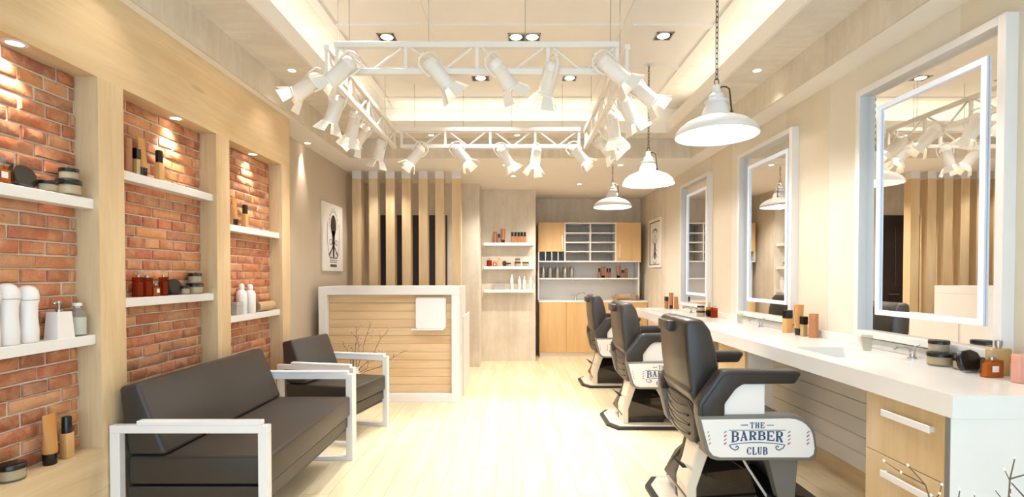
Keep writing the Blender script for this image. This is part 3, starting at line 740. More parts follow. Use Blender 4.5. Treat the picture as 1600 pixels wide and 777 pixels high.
        if s < 0:
            c = .105; y_ = yf
            b = MB()
            word(b, 'THE', c, .524, .018, .026, .007, .0062, .0034, y_)
            fill(b, [(c - .045, .537), (c - .082, .5395), (c - .045, .5405)], y_); strokes(b, [(c - .045, .5375), (c - .08, .5375)], .0035, y_); strokes(b, [(c + .045, .5375), (c + .08, .5375)], .0035, y_)
            strokes(b, [(c - .138, .513), (c + .138, .513)], .0035, y_)
            # BARBER, arched along its foot
            n = 6; cw, gp = .0345, .0085; tot = n * cw + 5 * gp; u = c - tot / 2
            for ch_ in 'BARBER':
                for pts, hv in GL[ch_]:
                    q = []
                    for p, r_ in pts:
                        uu = u + p * cw; base = .455 + .012 * (1 - ((uu - c) / (tot / 2)) ** 2); q.append((uu, base + r_ * (.506 - base)))
                    strokes(b, q, .0105 if hv else .0052, y_)
                u += cw + gp
            strokes(b, [(c + .135 * i / 10, .441 + .012 * (1 - (i / 10) ** 2)) for i in range(-10, 11)], .0038, y_)
            for g in (-1, 1):
                q = [(c + g * .135, .441), (c + g * .125, .425), (c + g * .108, .416), (c + g * .094, .42), (c + g * .09, .431), (c + g * .099, .436), (c + g * .105, .429)]
                strokes(b, q, .005, y_)
            word(b, 'CLUB', c, .395, .0205, .034, .0055, .0075, .0042, y_)
            b.build('lettering', M['blue'], fc, None, (0, 0, -.014))
            b = MB(); b2 = MB()
            for u in (c - .155, c + .155, .352, -.133):
                for i in range(4):
                    z = .503 - i * .0185; w_ = .0065 if u != -.133 else .004
                    dx = .0 if u != -.133 else (.003 * i)
                    fill(b if i % 2 == 0 else b2, [(u - w_ + dx, z - .007), (u + w_ + dx, z + .001), (u + w_ + dx, z + .009), (u - w_ + dx, z + .001)], y_)
            b.build('light_blue_stripes', M['cyan'], fc, None, (0, 0, -.014))['kind'] = 'stuff'; b2.build('red_stripes', M['red'], fc, None, (0, 0, -.014))['kind'] = 'stuff'
    # leg rest and foot rest
    b = MB(); b.hull([(.20, -.26, .36), (.36, -.26, .36), (.20, -.19, .36), (.36, -.19, .36), (.27, -.25, .10), (.345, -.25, .08), (.27, -.20, .10), (.345, -.20, .08)]); b.build('leg_support', M['rim'], t)
    b = MB(); b.hull([(.20, .26, .36), (.36, .26, .36), (.20, .19, .36), (.36, .19, .36), (.27, .25, .10), (.345, .25, .08), (.27, .20, .10), (.345, .20, .08)]); b.build('leg_support', M['rim'], t)
    b = MB(); b.box(.33, .375, -.22, .22, .12, .40, .02, 2); b.build('calf_pad', M['leather2'], t, 50)
    b = MB(); b.prism([(.24, .05), (.24, .115), (.36, .135), (.50, .10), (.50, .075)], -.25, .25, 'Y', .008); b.build('foot_rest', M['blkm'], t)
    for s in (-1, 1):
        b = MB(); b.tube([(.10, s * .16, .33), (.15, s * .17, .24), (.24, s * .18, .10)], .007, 6); b.build('link_rod', M['creamp'], t, 50)
    return t
c0 = barber_chair('barber_chair', 'black leather barber chair nearest the camera, its whole sign in view')
c0.location = (1.08, 2.83, 0)
for y, lb in ((4.40, 'middle black leather barber chair, partly hidden by the nearest one'), (5.95, 'farthest black leather barber chair, nearest the back cabinets')):
    c = dup(c0); c.location = (1.08, y, 0); c['label'] = lb

# ------------------------------------------------------------------ products: each kind is built once, then copied
def proto_set():
    P = {}
    def T(k): P[k] = bpy.data.objects.new(k, None); COL.objects.link(P[k]); return P[k]
    # squeeze tube standing on its black cap, widening to a flat crimp (height .165)
    t = T('squeeze_tube')
    b = MB(); n = 14; rings = []
    b.lathe([(.0, .036), (.021, .036), (.023, .045), (.024, .10), (.026, .165), (0, .165)], 18)
    for v in b.bm.verts:
        f = max(0, (v.co.z - .05) / .115); v.co.y *= 1 - .93 * f; v.co.x *= 1 + .12 * f
    b.build('tube_body', M['amber'], t, 50)
    b = MB(); b.lathe([(0, 0), (.019, 0), (.021, .004), (.0225, .037), (0, .037)], 18); b.build('cap', M['cap'], t, 50)
    # square foundation bottle, black cap on top (height .16)
    t = T('foundation_bottle')
    b = MB(); b.box(-.019, .019, -.016, .016, 0, .098, .003, 2); b.build('bottle', M['amber_l'], t, 50)
    b = MB(); b.lathe([(0, .098), (.017, .098), (.017, .158), (.015, .162), (0, .162)], 18); b.build('cap', M['cap'], t, 50)
    # box shaped bottle with square black cap (height .16)
    t = T('square_bottle')
    bx('bottle', M['amber_l'], -.023, .023, -.023, .023, 0, .10, t, .003, 2, 50); bx('cap', M['cap'], -.0225, .0225, -.0225, .0225, .1003, .158, t, .002)
    # slim bottle with black cap (height .13)
    t = T('slim_bottle')
    bx('bottle', M['gold'], -.014, .014, -.014, .014, 0, .078, t, .003, 2, 50); bx('cap', M['cap'], -.0165, .0165, -.0165, .0165, .0783, .13, t, .002)
    # plain brown cylinder (height .165)
    t = T('cylinder_bottle')
    b = MB(); b.lathe([(0, 0), (.0235, 0), (.0245, .002), (.0245, .118), (0, .118)], 22); b.build('bottle', M['copper'], t, 50)
    b = MB(); b.lathe([(0, .119), (.0242, .119), (.0242, .163), (.023, .165), (0, .165)], 22); b.build('cap', M['copper'], t, 50)
    # glass jar of cream with flat black lid (r .046, height .062)
    t = T('cream_jar')
    b = MB(); b.lathe([(0, .008), (.041, .008), (.042, .014), (.042, .0415), (0, .0415)], 26); b.build('cream', M['jarc'], t, 50)
    b = MB(); b.lathe([(0, 0), (.043, 0), (.0445, .003), (.0445, .042), (.0430, .042), (.0430, .007), (0, .007)], 26, None, False); b.build('jar', M['g_clear'], t, 50)
    b = MB(); b.lathe([(0, .043), (.046, .043), (.046, .060), (.044, .062), (0, .062)], 26); b.build('lid', M['cap'], t, 50)
    # rounded eight sided black compact leaning back (height .075)
    t = T('compact')
    m = Matrix.Rotation(math.radians(-14), 4, 'X')
    b = MB(); b.prism([(-.052, .020), (-.040, .004), (.028, 0), (.044, .012), (.054, .046), (.042, .066), (.010, .076), (-.036, .072), (-.052, .052)], -.011, .013, 'Y', .0035, 1, m)
    for v in b.bm.verts: v.co.z += .0035
    b.build('shell', M['cap'], t, 20)
    b = MB(); b.tube([Matrix.Rotation(math.radians(-14), 3, 'X') @ Vector(p) + Vector((0, 0, .0035)) for p in ((-.0505, .0015, .03), (-.049, .0015, .055))], .0035, 6); b.build('hinge', M['blkm'], t)
    # perfume bottles
    for nm, liq, w, h in (('perfume_bottle', 'g_amber', .032, .062), ('perfume_flask', 'gold', .036, .112), ('perfume_block', 'pink', .042, .105), ('tonic_bottle', 'g_red', .026, .085)):
        t = T(nm); d = .016
        bx('bottle', M[liq], -w, w, -d, d, 0, h, t, .003, 2, 50)
        if liq == 'g_amber':
            bx('liquid', M['amber'], -w + .005, w - .005, -d + .005, d - .005, .005, h - .012, t, .001)
            bx('paper_label', M['paper'], -.012, .012, -d - .001, -d, .020, .042, t)
        if nm == 'perfume_block':
            bx('paper_label', M['plab'], -.026, .026, -d - .001, -d, .040, .086, t)
            b = MB(); word(b, 'COCO', 0, .067, .009, .010, .0028, .0022, .0013, -d - .0012, .0004); b.build('lettering', M['paper'], t)
        if nm == 'perfume_flask':
            b = MB(); word(b, 'LUNE', .0, .090, .008, .010, .006, .0016, .001, -d - .0006, .0004); b.bm.free(); b = None
        if nm == 'tonic_bottle': bx('liquid', M['copper'], -w + .004, w - .004, -d + .004, d - .004, .004, h - .02, t, .001)
        b = MB(); b.lathe([(0, h), (.009, h), (.009, h + .010), (0, h + .010)], 14); b.build('collar', M['steel'], t, 50)
        b = MB()
        if liq in ('gold',): b.lathe([(0, h + .010), (.012, h + .010), (.012, h + .032), (0, h + .032)], 16); b.build('stopper', M['steel'], t, 50)
        else: b.box(-.015, .015, -.010, .010, h + .010, h + .030, .004, 2); b.build('stopper', M['g_clear'], t, 50)
    # white capsule shaped shampoo bottle (height .22)
    t = T('shampoo_bottle')
    b = MB(); b.lathe([(0, 0), (.030, 0), (.033, .004), (.0335, .05), (.030, .10), (.031, .14), (.0355, .165)], 24, None, False); b.build('bottle', M['bottlew'], t, 60)
    b = MB(); b.lathe([(.0355, .1665), (.036, .18), (.033, .20), (.024, .214), (.010, .221), (0, .222)], 24, None, False); b.build('cap', M['bottlew'], t, 60)
    # tapered white soap dispenser with metal pump (height .155)
    t = T('soap_dispenser')
    b = MB(); b.hull([(x, y, 0) for x in (-.043, .043) for y in (-.030, .030)] + [(x, y, .108) for x in (-.036, .036) for y in (-.024, .024)]); b.build('body', M['bottlew'], t)
    b = MB(); b.lathe([(0, .108), (.013, .108), (.013, .118), (.005, .120), (.005, .140), (.011, .142), (.011, .152), (0, .153)], 16); b.tube([(0, 0, .147), (-.02, -.004, .147), (-.034, -.006, .140)], .0042, 8); b.build('pump', M['steel'], t, 45)
    # apothecary glass bottle (height .14)
    t = T('apothecary_bottle')
    b = MB(); b.lathe([(0, 0), (.032, 0), (.034, .004), (.034, .085), (.030, .098), (.016, .112), (.013, .126), (.0105, .126), (.013, .108), (.028, .094), (.031, .084), (.031, .006), (0, .006)], 24, None, False); b.build('bottle', M['g_clear'], t, 50)
    b = MB(); b.lathe([(0, .007), (.0295, .007), (.0295, .080), (0, .080)], 20); b.build('content', M['paper'], t, 50)
    b = MB(); b.lathe([(0, .120), (.010, .120), (.010, .128), (.017, .130), (.017, .142), (0, .143)], 18); b.build('stopper', M['bottlew'], t, 50)
    # white shouldered bottle (height .20)
    t = T('lotion_bottle')
    b = MB(); b.lathe([(0, 0), (.033, 0), (.036, .004), (.036, .125), (.031, .145), (.016, .158), (.013, .162)], 24, None, False); b.build('bottle', M['bottlew'], t, 50)
    b = MB(); b.lathe([(.016, .162), (.018, .163), (.018, .185), (.012, .195), (0, .197)], 18, None, False); b.build('cap', M['bottlew'], t, 50)
    # steel canister (height .17)
    t = T('steel_canister')
    b = MB(); b.lathe([(0, 0), (.034, 0), (.036, .003), (.036, .140), (.030, .152), (.018, .158), (0, .158)], 24); b.build('body', M['steel'], t, 50)
    b = MB(); b.lathe([(0, .158), (.015, .158), (.015, .170), (0, .171)], 16); b.build('lid', M['steel'], t, 50)
    # grey lidded box
    t = T('card_box')
    bx('box', M['greyb'], -.075, .075, -.045, .045, 0, .055, t, .002); bx('lid', M['greyb'], -.077, .077, -.047, .047, .0555, .080, t, .002)
    # rolled towel along local x
    t = T('rolled_towel')
    def roll(b, L=.20, r=.042):
        pts = []
        N = 44
        for i in range(N + 1):
            a = i / N * math.pi * 6.2; rr = .008 + (r - .008) * i / N; pts.append((rr * math.cos(a), rr * math.sin(a)))
        bmn = b.bm; A = []; B_ = []
        th = .0058
        outer = [(p, q) for p, q in pts]; inner = [(p * (1 - th / max(.009, math.hypot(p, q))), q * (1 - th / max(.009, math.hypot(p, q)))) for p, q in pts]
        def row(x, PT): return [bmn.verts.new((x, p, q + r)) for p, q in PT]
        o0, i0, o1, i1 = row(-L / 2, outer), row(-L / 2, inner), row(L / 2, outer), row(L / 2, inner)
        for i in range(N):
            bmn.faces.new((o0[i], o0[i + 1], o1[i + 1], o1[i])); bmn.faces.new((i0[i + 1], i0[i], i1[i], i1[i + 1]))
            bmn.faces.new((o0[i + 1], o0[i], i0[i], i0[i + 1])); bmn.faces.new((o1[i], o1[i + 1], i1[i + 1], i1[i]))
        bmesh.ops.recalc_face_normals(bmn, faces=bmn.faces[:])
    b = MB(); roll(b); b.build('roll', M['towel'], t, 50)
    return P
PRO = proto_set()
used = set()
def place(kind, x, y, z, label, cat, rz=0, s=1, group=None, tint=None):
    src = PRO[kind]; c = src.copy(); COL.objects.link(c)
    for ch in src.children:
        d = ch.copy(); COL.objects.link(d); d.parent = c
        if tint and ch.name.split('.')[0] in ('bottle', 'tube_body', 'cap') and len(ch.data.materials) and ch.data.materials[0] != M['cap']:
            d.data = d.data.copy(); d.data.materials[0] = M[tint]
    c.location = (x, y, z); c.rotation_euler = (0, 0, rz)
    c.scale = (s, s, s) if not isinstance(s, tuple) else s
    c.name = kind
    tag(c, label, cat, group); return c
HP = math.pi / 2
WX = -1.8405
def wy(px): return 1.8405 * 800 / (802 - px)
g = 'toiletries in the nearest brick niche'
FS = .60     # items turn their broad side to the room (+X)
place('perfume_bottle', WX, 1.845, 1.580, 'amber glass perfume bottle at the left edge of the nearest upper shelf', 'perfume', HP, (1.0, .9, 1.05), g)
place('compact', WX - .005, 1.945, 1.580, 'black rounded compact leaning on the nearest upper niche shelf', 'compact', HP + .1, (1.0, 1, 1.12), g)
place('cream_jar', WX + .0, 2.030, 1.580, 'cream jar half hidden behind the black compact, nearest upper shelf', 'jar', 0, (.72, .72, .72), g)
place('cream_jar', WX + .0, 2.128, 1.580, 'larger black lidded cream jar under the small one, nearest upper shelf', 'jar', .4, (.93, .93, 1.05), g)
place('cream_jar', WX + .0, 2.128, 1.6455, 'small black lidded cream jar stacked on top of a larger one, nearest upper shelf', 'jar', .8, (.74, .74, .76), g)
place('shampoo_bottle', WX, 1.789, .996, 'white rounded shampoo bottle cut by the left edge of the picture', 'shampoo bottle', 0, 1.0, g)
place('shampoo_bottle', WX - .003, 1.863, .996, 'white rounded shampoo bottle, second from the left on the lower niche shelf', 'shampoo bottle', 0, 1.02, g)
place('shampoo_bottle', WX, 1.938, .996, 'white rounded shampoo bottle next to the white soap dispenser', 'shampoo bottle', 0, .98, g)
place('soap_dispenser', WX, 2.073, .996, 'white tapered soap dispenser with a metal pump on the lower niche shelf', 'soap dispenser', HP, (.93, .95, 1.0), g)
place('apothecary_bottle', WX, 2.160, .996, 'clear glass apothecary bottle beside the soap dispenser', 'bottle', 0, .98, g)
place('cream_jar', WX, 1.857 + .01, ZS, 'black lidded cream jar on the maple sill of the nearest niche', 'jar', 0, (.9, .9, 1.0), g)
place('squeeze_tube', WX, 2.022, ZS, 'amber squeeze tube standing on its black cap on the niche sill', 'tube', HP, (1.1, 1.1, 1.22), g)
place('foundation_bottle', WX, 2.100, ZS, 'peach square bottle with a black cap on the niche sill', 'bottle', HP, (1.0, 1.0, 1.05), g, 'amber_l')
g = 'toiletries in the middle brick niche'
place('cylinder_bottle', WX, 2.452, 1.741, 'brown cylinder bottle half hidden by the upright, upper shelf of the middle niche', 'bottle', 0, (.8, .8, 1.0), g)
place('slim_bottle', WX + .010, 2.497, 1.741, 'slim black capped bottle between two tubes, upper shelf of the middle niche', 'bottle', HP, (.85, .85, .98), g)
place('squeeze_tube', WX, 2.548, 1.741, 'amber squeeze tube on its black cap, upper shelf of the middle niche', 'tube', HP, (1.0, 1.0, 1.16), g)
place('foundation_bottle', WX, 2.672, 1.741, 'amber bottle with black cap standing alone under the niche spotlight', 'bottle', HP, (1, 1, .98), g)
place('tonic_bottle', WX - .003, 2.515, 1.145, 'tall dark red tonic bottle at the left of the middle lower shelf', 'bottle', HP, (.85, 1, 1.15), g)
place('tonic_bottle', WX + .003, 2.568, 1.145, 'red tonic bottle, second from the left on the middle lower shelf', 'bottle', HP, (.85, 1, 1.12), g)
place('perfume_bottle', WX, 2.632, 1.145, 'short amber perfume bottle on the middle lower shelf', 'perfume', HP, (.80, .9, .88), g)
place('tonic_bottle', WX, 2.694, 1.145, 'slim red bottle with clear stopper beside the black compact', 'bottle', HP, (.75, .9, 1.15), g)
place('compact', WX - .004, 2.795, 1.145, 'black rounded compact on the lower shelf of the middle niche', 'compact', HP, (1.0, 1, 1.12), g)
place('cream_jar', WX, 2.868, 1.145, 'cream jar behind the black compact on the middle lower shelf', 'jar', 0, (.55, .55, .78), g)
place('cream_jar', WX, 2.960, 1.145, 'larger black lidded jar under the small one, middle lower shelf', 'jar', 0, (.93, .93, 1.0), g)
place('cream_jar', WX, 2.960, 1.2075, 'small black lidded jar on top of a larger one, middle lower shelf', 'jar', 0, (.78, .78, .92), g)
g = 'toiletries in the farthest brick niche'
place('squeeze_tube', WX, 3.385, 1.580, 'amber squeeze tube on its black cap, upper shelf of the farthest niche', 'tube', HP, (1.1, 1, 1.14), g)
place('cylinder_bottle', WX, 3.335, 1.580, 'thin brown bottle by the upright, upper shelf of the farthest niche', 'bottle', 0, (.75, .75, .8), g)
place('foundation_bottle', WX, 3.520, 1.580, 'amber bottle with black cap, upper shelf of the farthest niche', 'bottle', HP, (1, 1, .96), g)
place('card_box', WX + .003, 3.385, .990, 'small grey box on the lower shelf of the farthest niche', 'box', HP, (.5, .62, 1.05), g)
place('lotion_bottle', WX - .004, 3.475, .990, 'white shouldered bottle behind the grey box in the farthest niche', 'bottle', 0, (.95, .95, 1.05), g)
place('lotion_bottle', WX, 3.580, .990, 'white shouldered bottle beside the rolled towel in the farthest niche', 'bottle', 0, (1, 1, 1.02), g)
place('rolled_towel', WX + .005, 3.775, .990, 'rolled tan towel on the lower shelf of the farthest niche', 'towel', HP, (1.2, .9, .95), g)

# counter groups
g = 'bottles and jars on the counter'
place('square_bottle', 1.990, 3.71, CT, 'square amber bottle with black cap, left of the group between the two nearest mirrors', 'bottle', .15, (1.15, 1.0, 1.03), g)
place('squeeze_tube', 1.985, 3.555, CT, 'tall amber tube on its black cap between the two nearest mirrors', 'tube', .0, (1.2, 1.1, 1.28), g)
place('slim_bottle', 1.975, 3.475, CT, 'slim gold bottle with black cap in front of the tall tube on the counter', 'bottle', .1, (1.2, 1.1, 1.05), g)
place('cylinder_bottle', 2.000, 3.405, CT, 'brown cylinder bottle, right of the group between the two nearest mirrors', 'bottle', 0, (1.2, 1.1, .97), g)
place('cream_jar', 1.960, 2.345, CT, 'wide black lidded cream jar under a smaller one by the nearest mirror', 'jar', 0, (1.1, 1.1, 1.02), g)
place('cream_jar', 1.962, 2.355, CT + .0635, 'small black lidded cream jar on top of the wide one by the nearest mirror', 'jar', .5, (.88, .88, .85), g)
place('cream_jar', 1.985, 2.245, CT, 'lidded cream jar half hidden by the black compact on the counter', 'jar', 0, (.92, .92, .9), g)
place('compact', 1.952, 2.178, CT, 'black rounded compact leaning on the counter by the nearest mirror', 'compact', .15, (.98, 1, 1.22), g)
place('perfume_bottle', 1.945, 2.075, CT, 'small amber perfume bottle with a white paper label on the counter', 'perfume', .05, (1.15, 1.0, 1.15), g)
place('perfume_flask', 2.012, 2.118, CT, 'tall beige gold perfume flask behind the small amber one', 'perfume', .05, (1.2, 1.0, 1.0), g)
place('perfume_block', 1.985, 1.965, CT, 'salmon pink perfume bottle with a coral label at the right edge', 'perfume', .0, (1.3, 1.1, 1.05), g)
place('cream_jar', 1.900, 5.18, CT, 'black lidded jar under a smaller one beyond the middle mirror', 'jar', 0, (.95, .95, .95), g)
place('cream_jar', 1.900, 5.18, CT + .0595, 'small black lidded jar stacked beyond the middle mirror', 'jar', 0, (.8, .8, .8), g)
place('compact', 1.955, 5.10, CT, 'black compact beside the stacked jars beyond the middle mirror', 'compact', .1, (.6, 1, .95), g)
place('tonic_bottle', 1.975, 5.03, CT, 'red brown perfume bottle beyond the middle mirror, nearer of two', 'perfume', 0, (1.2, 1, 1.1), g)
place('perfume_bottle', 2.010, 5.24, CT, 'amber perfume bottle behind the jars beyond the middle mirror', 'perfume', 0, (1, 1, 1.5), g)
place('square_bottle', 1.925, 6.43, CT, 'amber bottle with black cap at the far end of the counter', 'bottle', 0, (.95, 1, .95), g, 'copper')
place('squeeze_tube', 1.975, 6.40, CT, 'tall copper tube at the far end of the counter', 'tube', 0, (1.05, 1, 1.2), g, 'copper')
place('cylinder_bottle', 2.018, 6.35, CT, 'brown cylinder bottle at the far end of the counter', 'bottle', 0, (1.0, 1.0, .93), g)

# pier shelves
g = 'products on the pier shelves'; y = 7.375; z = 1.72
place('cylinder_bottle', -.262, y, z, 'brown cylinder bottle, leftmost on the top pier shelf', 'bottle', 0, (1.05, 1, .98), g, 'copper')
place('slim_bottle', -.208, y, z, 'slim black capped bottle on the top pier shelf', 'bottle', 0, (1.05, 1, 1.0), g, 'copper')
place('squeeze_tube', -.147, y, z, 'tall copper tube on the top pier shelf', 'tube', 0, (1.15, 1, 1.25), g, 'copper')
for i, x in enumerate((-.012, .032, .077, .121, .165)):
    place('foundation_bottle', x, y, z, ['leftmost copper bottle in the row of five on the top pier shelf', 'second copper bottle in the row of five on the top pier shelf', 'middle copper bottle in the row of five on the top pier shelf', 'fourth copper bottle in the row of five on the top pier shelf', 'rightmost copper bottle in the row of five on the top pier shelf'][i], 'bottle', 0, (1.08, 1, .98), g, 'copper')
z = 1.385
place('tonic_bottle', -.345, y, z, 'reddish perfume bottle, leftmost on the middle pier shelf', 'perfume', 0, (1.4, 1, 1.05), g)
place('perfume_bottle', -.268, y, z, 'short amber perfume bottle on the middle pier shelf', 'perfume', 0, (.9, 1, .9), g)
place('perfume_flask', -.200, y, z, 'beige perfume flask on the middle pier shelf', 'perfume', 0, (.9, 1, .85), g)
place('compact', -.125, y - .02, z, 'black compact tilted on the middle pier shelf', 'compact', .2, (.55, 1, 1.0), g)
place('cream_jar', -.065, y, z, 'small open toned jar beside the compact on the middle pier shelf', 'jar', 0, (.7, .7, .8), g)
place('cream_jar', .063, y, z, 'black lidded jar under another on the middle pier shelf', 'jar', 0, (1, 1, 1.0), g)
place('cream_jar', .063, y, z + .0622, 'small black lidded jar on top of another on the middle pier shelf', 'jar', 0, (.78, .78, .8), g)
place('cream_jar', .178, y, z, 'black lidded jar, rightmost on the middle pier shelf', 'jar', 0, (1.05, 1.05, 1.0), g)
z = 1.05
place('card_box', -.205, y, z, 'grey lidded box on the lowest pier shelf', 'box', 0, (1.12, 1, 1.08), g)
for x, lb, s in ((-.02, 'white lotion bottle, left of the four on the lowest pier shelf', 1.12), (.090, 'white lotion bottle, second of the four on the lowest pier shelf', .98), (.158, 'white lotion bottle, third of the four on the lowest pier shelf', .98), (.25, 'white lotion bottle, rightmost on the lowest pier shelf', .92)):
    place('lotion_bottle', x, y, z, lb, 'bottle', 0, (.72, .72, s), g)

# cabinet shelf
g = 'products on the cabinet shelf'; y = 8.12; z = 1.213
for x, lb in zip((.475, .585, .700, .820, .925), ('steel canister, leftmost on the cabinet shelf', 'steel canister, second from the left on the cabinet shelf', 'steel canister, middle of the five on the cabinet shelf', 'steel canister, fourth from the left on the cabinet shelf', 'steel canister, rightmost of the five on the cabinet shelf')):
    place('steel_canister', x + .0, y, z, lb, 'canister', 0, (1.1, 1.1, 1.12), g)
for k_, x, lb, c_, s in (('foundation_bottle', 1.365, 'black capped copper bottle, leftmost of the copper products on the cabinet shelf', 'bottle', (1, 1, .95)), ('squeeze_tube', 1.425, 'wide copper tube beside the leftmost copper bottle on the cabinet shelf', 'tube', (1.2, 1, 1.12)),
                         ('foundation_bottle', 1.492, 'black capped copper bottle, left of the close pair on the cabinet shelf', 'bottle', (.9, 1, .95)), ('foundation_bottle', 1.532, 'black capped copper bottle, right of the close pair on the cabinet shelf', 'bottle', (.9, 1, .95)),
                         ('squeeze_tube', 1.668, 'wide copper tube in the right group on the cabinet shelf', 'tube', (1.25, 1, 1.15)), ('slim_bottle', 1.735, 'short black capped bottle in the right group on the cabinet shelf', 'bottle', (1.15, 1, 1.0)), ('cylinder_bottle', 1.790, 'brown cylinder bottle, rightmost on the cabinet shelf', 'bottle', (1, 1, .92))):
    place(k_, x, y, z, lb, c_, 0, s, g, 'copper')
g = 'rolled towels on the back cabinet'
for x, yy, rz, lb in ((1.60, 8.02, 1.35, 'rolled tan towel seen end on, left on the back cabinet'), (1.755, 8.15, .15, 'rolled tan towel in the middle on the back cabinet'), (1.925, 8.02, 1.4, 'rolled tan towel, right on the back cabinet')):
    place('rolled_towel', x, yy, .866, lb, 'towel', rz, (1.0, 1.25, 1.25), g)
for p in PRO.values():
    for ch in list(p.children): bpy.data.objects.remove(ch)
    bpy.data.objects.remove(p)

# ------------------------------------------------------------------ vases with dry twigs
def twig_vase(x, y, label, vh, spec, seed):
    r = random.Random(seed)
    t = thing('twig_vase', label, 'vase', (x, y, 0))
    b = MB(); b.lathe([(0, 0), (.07, 0), (.085, .03), (.09, vh * .4), (.06, vh * .8), (.04, vh * .92), (.05, vh), (.043, vh), (.033, vh * .92), (.05, vh * .78), (.07, .03), (0, .02)], 24, None, False); b.build('vase', M['creamp'], t, 50)
    buds = []
    for (tx, ty, tz) in spec:
        b = MB(); p0 = Vector((r.uniform(-.015, .015), r.uniform(-.015, .015), vh * .5)); p1 = Vector((tx, ty, tz)); pts = []
        for i in range(9):
            f = i / 8; p = p0.lerp(p1, f); p.z = p0.z + (p1.z - p0.z) * (f ** .8)
            if 0 < i < 8: p += Vector((r.uniform(-1, 1), r.uniform(-1, 1), r.uniform(-1, 1))) * .013
            if f * (p1.z - p0.z) < vh * .4: p.x *= .5; p.y *= .5
            pts.append(p)
        b.tube(pts, .0042, 5, .0014)
        for i in (4, 5, 6, 7):
            d = (pts[i + 1 if i < 8 else 8] - pts[i - 1]).normalized(); s = d.orthogonal().normalized(); s.rotate(Quaternion(d, r.uniform(0, 6.28)))
            e = pts[i] + (d * .6 + s * .6) * r.uniform(.06, .12); m_ = pts[i].lerp(e, .5) + s * .008
            b.tube([pts[i], m_, e], .0022, 4, .001); buds += [e, m_]
        b.build('twig', M['twig'], t, 60); buds.append(pts[-1])
    b = MB()
    for e in buds:
        b.lathe([(0, -.004), (.0035, -.001), (.003, .003), (0, .006)], 6, Matrix.Translation(e))
    o = b.build('buds', M['bud'], t); o['kind'] = 'stuff'
twig_vase(-1.45, 4.66, 'cream vase of dry budded twigs behind the armchair, in front of the desk', .42, [(.02, .0, .80), (.14, .02, .84), (.32, .0, .78), (-.10, .0, .66), (.50, -.05, .58), (.22, -.05, .56), (-.05, .05, .60), (.05, -.03, .72)], 3)
twig_vase(1.33, 1.36, 'cream vase of dry twigs cut by the bottom right of the picture', .36, [(-.26, .02, .735), (.03, .02, .755), (-.10, .04, .66), (.10, .04, .68)], 5)

# ------------------------------------------------------------------ lighting truss and theatre spotlights
def truss(label, p, q, wires):
    p = Vector(p); q = Vector(q); d = (q - p); L = d.length; ang = math.atan2(d.y, d.x)
    t = thing('truss_beam', label, 'truss', p, ang, 'lighting truss beams'); H = .155; c = .034
    bx('top_chord', M['white_s'], 0, L, -c / 2, c / 2, H - c / 2, H + c / 2, t, .003); bx('bottom_chord', M['white_s'], 0, L, -c / 2, c / 2, -c / 2, c / 2, t, .003)
    n = max(4, round(L / .42)); s = L / n
    for i in range(n + 1):
        u = min(max(i * s, .012), L - .012); bx('upright', M['white_s'], u - .010, u + .010, -.010, .010, c / 2, H - c / 2, t)
        if i < n:
            for k_, (a, e) in enumerate((((i * s + .03), (i * s + s / 2 - .02)), ((i * s + s - .03), (i * s + s / 2 + .02)))):
                b = MB(); b.cyl((a, 0, H - c / 2), (e, 0, c / 2), .008, None, 6); b.build('brace', M['white_s'], t)
    for u in wires:
        b = MB(); b.cyl((u * L, 0, H + c / 2), (u * L, 0, ZT - p.z - .02), .0022, None, 5); b.build('hanging_wire', M['steel'], t)
ZC = 2.435
truss('white front truss beam crossing nearest the camera', (-1.036, 3.0, ZC), (.614, 3.0, ZC), (.05, .33, .67, .97))
truss('white rear truss beam farthest from the camera', (-1.036, 4.72, ZC), (.614, 4.72, ZC), (.08, .35, .62, .9))
truss('white left truss beam running away on the brick wall side', (-1.095, 3.02, ZC), (-1.095, 4.75, ZC), (.12, .8))
truss('white right truss beam running away on the mirror side', (.667, 3.02, ZC), (.667, 4.75, ZC), (.12, .8))
def spotlight(name='spotlight'):
    """can along local -Z from a yoke that clamps to the chord above; origin at the clamp"""
    t = bpy.data.objects.new(name, None); COL.objects.link(t)
    m = Matrix.Translation((0, 0, -.02))
    b = MB(); b.lathe([(0, .085), (.030, .080), (.043, .062), (.045, .05), (.0455, .045), (.0475, .043), (.0475, .037), (.0455, .035), (.0455, -.095), (.051, -.097), (.051, -.108), (.0455, -.108), (.0445, -.09), (.0, -.085)], 24, m, False)
    b.build('housing', M['white_s'], t, 45)
    b = MB(); b.lathe([(0, -.0865), (.0435, -.0915), (.0435, -.094), (0, -.092)], 20, m); b.build('lens', M['lamp'], t, 45)
    b = MB()
    b.tube([(0, -.052, -.02), (0, -.062, .02), (0, -.060, .07), (0, -.03, .092), (0, .03, .092), (0, .060, .07), (0, .062, .02), (0, .052, -.02)], .006, 6); b.build('yoke', M['white_s'], t, 50)
    b = MB(); b.box(-.010, .010, -.012, .012, .09, .105, .002); b.build('clamp', M['white_s'], t)
    for i in range(4):
        a = i * HP; mt = Matrix.Rotation(a, 4, 'Z') @ Matrix.Translation((.047, 0, -.128)) @ Matrix.Rotation(math.radians(-32), 4, 'Y')
        w0, w1, h = .030, .044, .075
        b = MB(); b.hull([(0, -w0, 0), (0, w0, 0), (.0025, -w0, 0), (.0025, w0, 0), (0, -w1, -h), (0, w1, -h), (.0025, -w1, -h), (.0025, w1, -h)])
        bmesh.ops.transform(b.bm, matrix=mt, verts=b.bm.verts[:]); b.build('barn_door', M['white_s'], t)
    return t
sp0 = spotlight()
